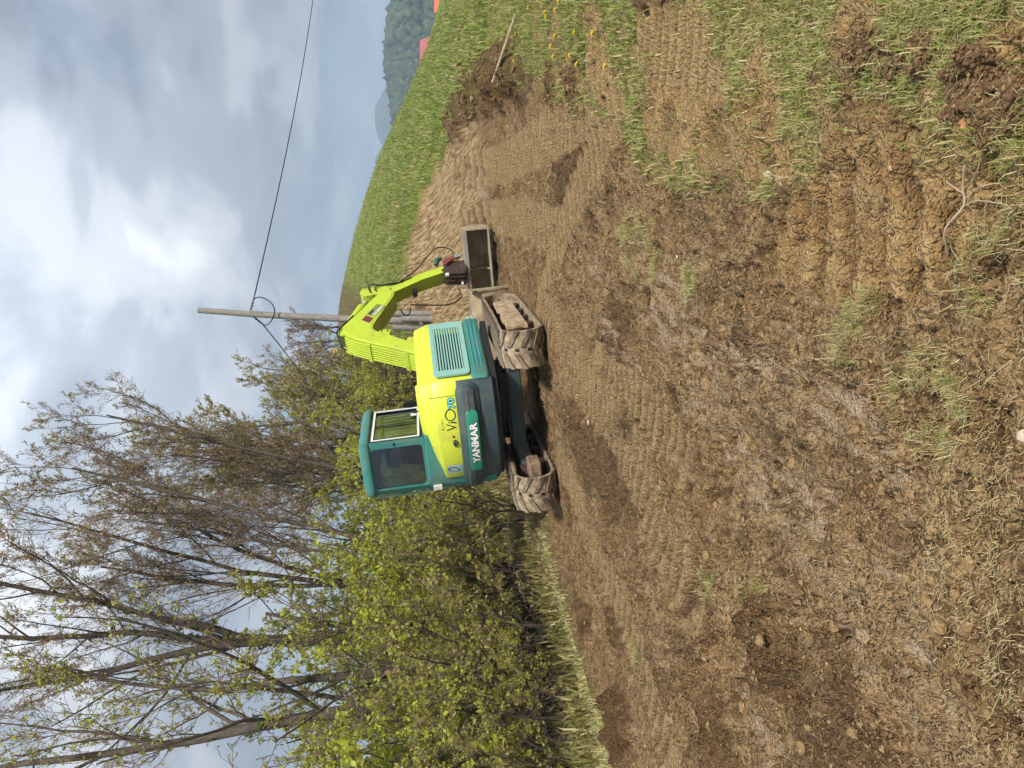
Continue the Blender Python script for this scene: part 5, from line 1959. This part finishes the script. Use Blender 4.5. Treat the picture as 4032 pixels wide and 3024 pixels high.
def loose(x, y, m, rng):
    p = m['dirt'] * (1 - .8 * m['clay']) * (1 - .8 * m['track']) * (1 - .5 * m['tan']) * (.25 + .75 * sstep(-.1, .4, fbm(x, y, .9, 3)))
    p = p + .5 * m['dirt'] * sstep(.9, .2, m['sd']) * (x < 0)
    return rng.random(len(x)) < p


P = fan_pts(90000, -.60, .60, 1.6, 22.0, 14, loose, .9)
r = np.hypot(P[:, 0], P[:, 1])
V, F = clods(P - np.array((0, 0, .004)), .0030 + .0008 * r, 15, .7, .4, OCT_V, OCT_F)
rng = np.random.default_rng(3)
mi = np.repeat(rng.choice(3, len(P), p=[.80, .18, .02]), 8)
link('soil_crumbs', np_mesh('soil_crumbs', V, [F], [SOILC, SOILD, SOILT], mi), kind='stuff', label='loose crumbs and clods of soil over the earth')


def heaped(x, y, m, rng):
    return rng.random(len(x)) < m['heap'] ** 2 * .9


P = fan_pts(60000, .1, .60, 1.6, 22.0, 16, heaped)
r = np.hypot(P[:, 0], P[:, 1])
V, F = clods(P, .0008 + .0017 * r, 17, .8, .42)
mi = np.repeat(rng.choice(2, len(P), p=[.8, .2]), 20)
link('topsoil_clods', np_mesh('topsoil_clods', V, [F], [SOILD, SOILC], mi), kind='stuff', label='dark topsoil clods heaped along the meadow edge')
print('clods', len(P))

# larger single clods thrown up by the bucket
def clod_mesh(seed, mat):
    bm = bmesh.new()
    bmesh.ops.create_icosphere(bm, subdivisions=3, radius=1)
    rg = np.random.default_rng(seed)
    V = np.array([v.co[:] for v in bm.verts])
    d = 1 + .30 * fbm(V[:, 0] + seed, V[:, 1] * 1.0 + V[:, 2] * .7, 1.3, 4, .6) + .22 * fbm(V[:, 2] + seed * 3, V[:, 0] - V[:, 1], 3.0, 4, .7)
    V = V * d[:, None] * np.array((rg.uniform(.8, 1.3), rg.uniform(.8, 1.2), rg.uniform(.55, .8)))
    F = np.array([[v.index for v in f.verts] for f in bm.faces])
    bm.free()
    return np_mesh('earth_clod', V, [F], [mat], smooth=True)


SOILB = Mat('clod_earth')
_v = SOILB.co(scale=(.07, .07, .07))
_a, _b = SOILB.noise(_v, 30, 6, .7), SOILB.noise(_v, 110, 5, .7)
_c = SOILB.ramp(_a, [(.3, lin(136, 106, 70)), (.5, lin(178, 146, 102)), (.7, lin(206, 176, 130))])
SOILB = SOILB.done(SOILB.bsdf(_c, .95, SOILB.bump(SOILB.math('ADD', _a, _b), .6, .25), spec=.2))
CM = [clod_mesh(s_, SOILB) for s_ in (1, 2, 3, 4)]
rng = np.random.default_rng(21)
PC = fan_pts(420, -.52, .22, 2.0, 9.0, 22, lambda x, y, m, r_: (m['dirt'] > .9) & (m['track'] < .2) & (m['clay'] < .2) & (np.hypot(x + .1, y - 10.4) > 2.0) & (r_.random(len(x)) < .10 + .35 * sstep(0, -.5, x)))
for k_, (x, y, z) in enumerate(PC[:60]):
    s_ = .013 * math.exp(rng.normal(0, .4)) + .003 * y
    o = link('earth_clod', CM[k_ % 4], loc=(x, y, z - s_ * .12), rz=rng.uniform(0, 6.28), label='rounded clod of brown earth lying on the dug soil', cat='clod', group='single clods on the dug soil')
    o.scale = (s_,) * 3

# ------------------------------------------------------------------ utility pole and cables
WOODP = bark_mat('weathered_pole_wood', lin(116, 112, 106), lin(168, 163, 156))
px, py = 1.68, 20.45
pz = gz(px, py)
pole = empty('utility_pole', (px, py, pz), label='weathered wooden utility pole behind the boom', cat='pole')
MB().tube([(0, 0, .25), (.0, 0, 1.5), (.06, 0, 3.2), (.12, 0, 4.6), (.20, 0, 5.85)], [.10, .095, .085, .078, .07], 14).build('pole_shaft', WOODP, pole, smooth=True)
for dx, dy, h in ((-.19, .02, .95), (.17, -.05, .98), (.02, -.20, .72)):
    MB().tube([(dx, dy, -.35), (dx, dy, h * .7), (dx * .98, dy, h)], [.085, .08, .075], 10).build('foot_stake', plain('grey_stake', lin(150, 146, 138), .9, var=.3, scale=9), pole, smooth=True)
STEEL = plain('galvanised_steel', lin(120, 120, 122), .5, .4)
CERAM = plain('insulator', lin(90, 84, 84), .4)
ax = Vector((.13, 0, 4.55))
MB().tube([(.05, 0, 4.62), (.23, 0, 4.52)], .018, 8).build('hook_bolt', STEEL, pole)
A0 = Vector((.52, .10, 4.50))
B0 = Vector((-.10, .55, 4.36))
for tgt in (A0, B0):
    st_ = Vector((.13, .0, 4.58))
    pts = [st_.lerp(tgt, t) for t in np.linspace(.2, 1, 9)]
    MB().tube(pts, [.012, .035, .012, .035, .012, .035, .012, .03, .01], 8).build('insulator', CERAM, pole, smooth=True)
MB().tube(catmull([A0, (.56, .05, 4.32), (.42, -.05, 4.05), (.20, -.16, 3.93), (-.02, -.1, 4.0), (-.14, .25, 4.2), B0], 6), .015, 6).build('jumper_wire', BLACK, pole, smooth=True)
mb = MB()
for z in (.35, .72):
    mb.tube([(-.27, -.03, z), (.26, -.05, z)], .012, 6)
mb.build('clamp_bolt', STEEL, pole)


def cable(name, a, b, sag, label):
    pts = []
    for t in np.linspace(0, 1, 40):
        q = a.lerp(b, t)
        q.z -= sag * 4 * t * (1 - t)
        pts.append(q)
    MB().tube(pts, .017, 6).build(name, BLACK, smooth=True, label=label, cat='cable', group='overhead cables')


o_ = Vector((px, py, pz))
cable('overhead_cable', o_ + A0, Vector((28.5, 47.0, 7.25)), .35, 'overhead cable running from the pole across the open sky')
cable('overhead_cable', o_ + B0, Vector((-3.6, 48.0, 6.1)), .25, 'short overhead cable from the pole into the wood')

# ------------------------------------------------------------------ odds and ends on the ground
DRYW = plain('bleached_wood', lin(184, 168, 142), .85, var=.3, scale=14, c2=lin(150, 132, 108))


def on(x, y, h=0.0):
    return (x, y, gz(x, y) + h)


br = empty('dry_branch', on(.52, 2.05), label='bleached forked branch lying on the tan clay', cat='branch')
e0 = Vector(br.location)
for nm, pts, r in (('stem', [(.40, 2.19), (.46, 2.12), (.52, 2.07), (.57, 2.05), (.62, 2.01)], .0034), ('twig', [(.54, 2.06), (.56, 2.0), (.56, 1.95)], .002), ('twig', [(.55, 2.06), (.60, 2.10), (.60, 2.14)], .0018),
                   ('twig', [(.52, 2.07), (.52, 2.0), (.50, 1.96)], .0018), ('twig', [(.57, 2.05), (.60, 1.98), (.655, 1.96)], .0018)):
    P3 = [Vector(on(x, y, .012 + .012 * (i % 2))) - e0 for i, (x, y) in enumerate(pts)]
    MB().tube(catmull(P3, 4), r, 6).build(nm, DRYW, br, smooth=True)
a, b = Vector(on(4.02, 10.2, .12)), Vector(on(4.62, 9.55, .06))
d = (b - a).normalized()
s_ = d.cross(Vector((0, 0, 1)))
MB().obox((a + b) / 2, tuple((b - a) / 2), tuple(s_ * .028), (0, 0, .012)).build('wooden_board', DRYW, bevel=.004, label='pale wooden board lying against the dark clod heap', cat='board')


def stone(x, y, s, seed, label, mat):
    V, F = clods(np.array([[0, 0, 0.0]]), s, seed, .42, .0)
    me = np_mesh('stone', V, [F], [mat])
    o = link('stone', me, loc=on(x, y, s * .2), label=label, cat='stone', group='stones')


STN = plain('pale_stone', lin(206, 194, 170), .8, var=.15, scale=30)
stone(.93, 3.27, .032, 1, 'white flat stone at the edge of the grass', STN)
stone(-.14, 1.89, .022, 2, 'pale stone at the picture edge in front', plain('tan_stone', lin(206, 186, 160), .8, var=.15, scale=30))
stone(-.36, 7.05, .028, 3, 'small white stone near the rubber track', STN)
stone(.80, 4.62, .018, 4, 'small pale stone among the turf scraps', STN)
# dead leaf
mb = MB()
mb.add([(0, 0, 0), (.03, .012, .012), (.055, 0, .02), (.03, -.016, .01), (.015, .02, .02), (.045, .018, .024)], [(0, 3, 2, 1), (0, 1, 4), (1, 2, 5)])
mb.build('dead_leaf', plain('orange_leaf', lin(186, 128, 84), .8), loc=None, label='curled orange dead leaf by the dark soil', cat='leaf').location = on(.70, 1.95, .02)
bpy.data.objects['dead_leaf'].scale = (.55,) * 3

# dandelions
YEL = plain('dandelion_yellow', lin(236, 206, 22), .7, var=.15)
STEM = plain('flower_stem', lin(110, 140, 60), .7)


def dandelion_meshes():
    m1 = MB()
    for k in range(3):
        R = .022 - .006 * k
        ring = [(R * math.cos(w) * (1 + .12 * (i % 2)), R * math.sin(w) * (1 + .12 * (i % 2)), .07 + .005 * k) for i, w in enumerate(np.linspace(0, 2 * math.pi, 15)[:-1])]
        m1.add([(0, 0, .062 + .006 * k)] + ring, [(0, i + 1, (i + 1) % 14 + 1) for i in range(14)])
    h = m1.build('flower_head', YEL)
    s = MB().tube([(0, 0, -.02), (.002, 0, .03), (0, 0, .066)], .0022, 5).build('stem', STEM)
    return h, s


hd, sm = dandelion_meshes()
rng = np.random.default_rng(77)
pts = [(4.35, 9.5), (4.21, 8.51), (3.67, 7.59), (3.54, 7.01), (3.28, 7.37), (3.17, 7.34), (5.2, 11.6), (6.16, 14.55), (5.45, 12.6), (2.89, 6.65), (3.74, 7.64)]
for k in range(75):
    y = rng.uniform(5.5, 17)
    t = rng.uniform(.33, .53)
    x = y * t
    m_ = ground(np.array([x]), np.array([y]))[1]
    if m_['dirt'][0] < .2 and m_['heap'][0] < .2:
        pts.append((x, y))
for k, (x, y) in enumerate(pts):
    e = empty('dandelion', on(x, y), rng.uniform(0, 6), label='yellow dandelion flower in the meadow grass', cat='dandelion', group='dandelions in the meadow')
    e.scale = (1.1,) * 3
    for src in (hd, sm):
        if k == 0:
            src.parent = e
        else:
            c = src.copy()
            COL.objects.link(c)
            c.parent = e

# cut logs in the brush behind the boom
LOGB = bark_mat('log_bark', lin(60, 44, 36), lin(104, 76, 60))
LOGE = plain('fresh_cut_wood', lin(226, 172, 116), .8, var=.25, scale=14)
for x, y, r, a, L, lab in ((.62, 35.5, .16, 10, .8, 'cut log with fresh orange end, lowest of the brush logs'), (.95, 35.8, .14, -20, .7, 'cut log beside the boom pipes, right of the lowest log'),
                           (.75, 36.6, .15, 30, .8, 'cut log behind the two lower brush logs'), (1.25, 41.5, .18, -10, .7, 'cut log high on the brushy slope, left of the boom top'),
                           (1.85, 46.5, .20, 15, .7, 'cut log end just behind the boom elbow'), (1.0, 37.6, .13, 60, .7, 'small cut log in the dark brush behind the boom')):
    z = float(base(np.array([x]), np.array([y]))[0]) + r * .9 + .55
    e = empty('cut_log', (x, y, z), R_(a), label=lab, cat='log', group='cut logs in the brush')
    MB().tube([(0, -L / 2, 0), (0, L / 2, .05)], r, 14, cap=False).build('log_bark', LOGB, e, smooth=True)
    for s in (-1, 1):
        MB().tube([(0, s * L / 2 - .01 * s, .025 + s * .025), (0, s * L / 2, .025 + s * .025)], r * .97, 14).build('cut_face', LOGE, e)
    if True:
        MB().tube([(.05, .1, -.2 - r), (0, 0, -r * .5)], r * .9, 8).build('propping_stump', LOGB, e, smooth=True)
    MB().tube([(0, .15, -.75 - r), (0, .1, -r * .3)], r * .8, 8).build('propping_stump', LOGB, e, smooth=True)

# ------------------------------------------------------------------ far things
def roof_house(name, cx, cy, rz, w, l, zr, zeave, roofc, label):
    zb = float(base(np.array([cx]), np.array([cy]))[0]) - .5
    e = empty(name, (cx, cy, zb), rz, label=label, cat='house')
    h = zeave - zb
    hr = zr - zb
    mb = MB()
    mb.box((-l / 2 + .4, -w / 2 + .5, 0), (l / 2 - .4, w / 2 - .5, h))
    for sx in (-l / 2 + .4, l / 2 - .6):
        mb.prism_x([(-w / 2 + .5, h - .01), (w / 2 - .5, h - .01), (0, hr - .25)], sx, sx + .2)
    mb.build('wall', plain('render_' + name, lin(150, 140, 130), .9), e)
    rf = MB()
    for s in (-1, 1):
        rf.add([(-l / 2, s * w / 2, h - .15), (l / 2, s * w / 2, h - .15), (l / 2, 0, hr), (-l / 2, 0, hr), (-l / 2, s * w / 2, h - .3), (l / 2, s * w / 2, h - .3), (l / 2, 0, hr - .15), (-l / 2, 0, hr - .15)],
               [(0, 1, 2, 3), (4, 5, 6, 7), (0, 1, 5, 4), (0, 3, 7, 4), (1, 2, 6, 5)])
    mt = Mat('tiles_' + name)
    wv = mt.new('ShaderNodeTexWave')
    wv.inputs['Scale'].default_value = 6
    mt.l.new(mt.co(), wv.inputs[0])
    col = mt.mix(.25, roofc, mt.ramp(wv.outputs[1], [(0, tuple(q * .6 for q in roofc)), (1, roofc)]))
    rf.build('roof', mt.done(mt.bsdf(col, .8)), e)
    for sx in (-l / 2 + .39, l / 2 - .39):
        wd = MB().box((sx - .02, -.5, h - 1.6), (sx + .02, .5, h - .5)).build('window', plain('house_glass', lin(40, 48, 56), .2), e)
    for k in range(3):
        MB().box((-l / 2 + 1.2 + k * (l - 3) / 2, -w / 2 + .47, h - 1.8), (-l / 2 + 2.2 + k * (l - 3) / 2, -w / 2 + .51, h - .6)).build('window', bpy.data.materials['house_glass'], e)
    return e


roof_house('house', 63.0, 151, R_(-8), 7.5, 7.6, .95, -1.35, lin(172, 92, 84), 'house with faded red roof behind the meadow crest')
roof_house('house', 80.5, 158, R_(-4), 7.5, 9, -2.0, -5.2, lin(214, 104, 58), 'house with bright orange roof at the picture edge')

# wooded hill: terrain and a mass of crowns
def ridge_mesh(name, xs, zs, y0, depth, zbase, mat, ny=10, amp=3.0, label=''):
    X = np.linspace(xs[0], xs[-1], 90)
    Z = np.interp(X, xs, zs)
    rows = []
    for t in np.linspace(-1, 1, ny * 2 + 1):
        yy = y0 + depth * t
        k = np.cos(t * np.pi / 2) ** 1.2
        zz = zbase + (Z - zbase) * k + amp * fbm(X * .05 + 3, np.full_like(X, yy * .05), .8, 3) * k
        rows.append(np.c_[X, np.full_like(X, yy), zz])
    V = np.vstack(rows)
    na, nr = len(X), len(rows)
    i = np.arange(nr - 1)[:, None] * na
    j = np.arange(na - 1)[None]
    F = np.stack([i + j, i + j + 1, i + na + j + 1, i + na + j], -1).reshape(-1, 4)
    link(name, np_mesh(name, V, [F], [mat], smooth=True), kind='structure', label=label)
    return V


FORC = plain('forest_floor', lin(62, 78, 44), .95, var=.4, scale=.05)
FY = 430.0
uv = [(2200, 1640), (2380, 1580), (2450, 1552), (2520, 1538), (2602, 1536), (2650, 1524), (2753, 1512), (2850, 1516), (2950, 1536), (3024, 1551), (3200, 1580), (3500, 1600), (4200, 1640)]
fx = [(u - 1512) / 3029 * FY for u, v in uv]
fz = [1.6 + (1640 - v) / 3029 * FY - 5.0 for u, v in uv]
HV = ridge_mesh('wooded_hill', fx, fz, FY, 130, -18, FORC, amp=2, label='low wooded hill behind the meadow')
rng = np.random.default_rng(9)
N = 5200
tx = rng.uniform(70, 330, N)
ty = FY + 130 * rng.uniform(-.85, .25, N)
tt = (ty - FY) / 130
tzb = -18 + (np.interp(tx, fx, fz) + 18) * np.cos(tt * np.pi / 2) ** 1.2
P = np.c_[tx, ty, tzb + 2.0]
CROWN = []
bmv = bmesh.new()
bmesh.ops.create_icosphere(bmv, subdivisions=1, radius=1)
IV = np.array([v.co[:] for v in bmv.verts])
IF = np.array([[v.index for v in f.verts] for f in bmv.faces])
bmv.free()
sz = 1.8 * np.exp(rng.normal(0, .25, N))
W_ = IV[None] * (1 + rng.normal(0, .22, (N, len(IV))))[..., None] * sz[:, None, None] * np.array((1, 1, 1.25))
V = (W_ + P[:, None]).reshape(-1, 3)
F = ((np.arange(N) * len(IV))[:, None, None] + IF[None]).reshape(-1, 3)
fm = leaf_mat('forest_crowns', [lin(48, 66, 38), lin(66, 84, 48), lin(84, 98, 58), lin(60, 70, 48), lin(44, 60, 44)], .8, .1)
link('far_forest', np_mesh('far_forest', V, [F], [fm], smooth=True), kind='stuff', label='mass of green tree crowns on the low hill')

DY = 1300.0
uv = [(1900, 1650), (2150, 1560), (2300, 1500), (2361, 1476), (2400, 1500), (2420, 1530), (2450, 1505), (2490, 1483), (2524, 1478), (2570, 1482), (2604, 1500), (2640, 1535), (2760, 1550), (3000, 1570), (3400, 1600), (3900, 1650)]
ridge_mesh('distant_hill', [(u - 1512) / 3029 * DY for u, v in uv], [1.6 + (1640 - v) / 3029 * DY for u, v in uv], DY, 260, -40, plain('distant_woods', lin(66, 84, 52), .95, var=.4, scale=.01), amp=3,
           label='blue hill on the horizon')

# ------------------------------------------------------------------ air
mh = Mat('thin_air')
pv = mh.new('ShaderNodeVolumePrincipled')
pv.inputs['Color'].default_value = (.62, .78, 1.0, 1)
pv.inputs['Density'].default_value = .0009
mh.l.new(pv.outputs[0], mh.out.inputs['Volume'])
MB().box((-5500, -5500, -70), (5500, 5500, 90)).build('haze', mh.m, kind='stuff', label='thin blue haze filling the valley air')
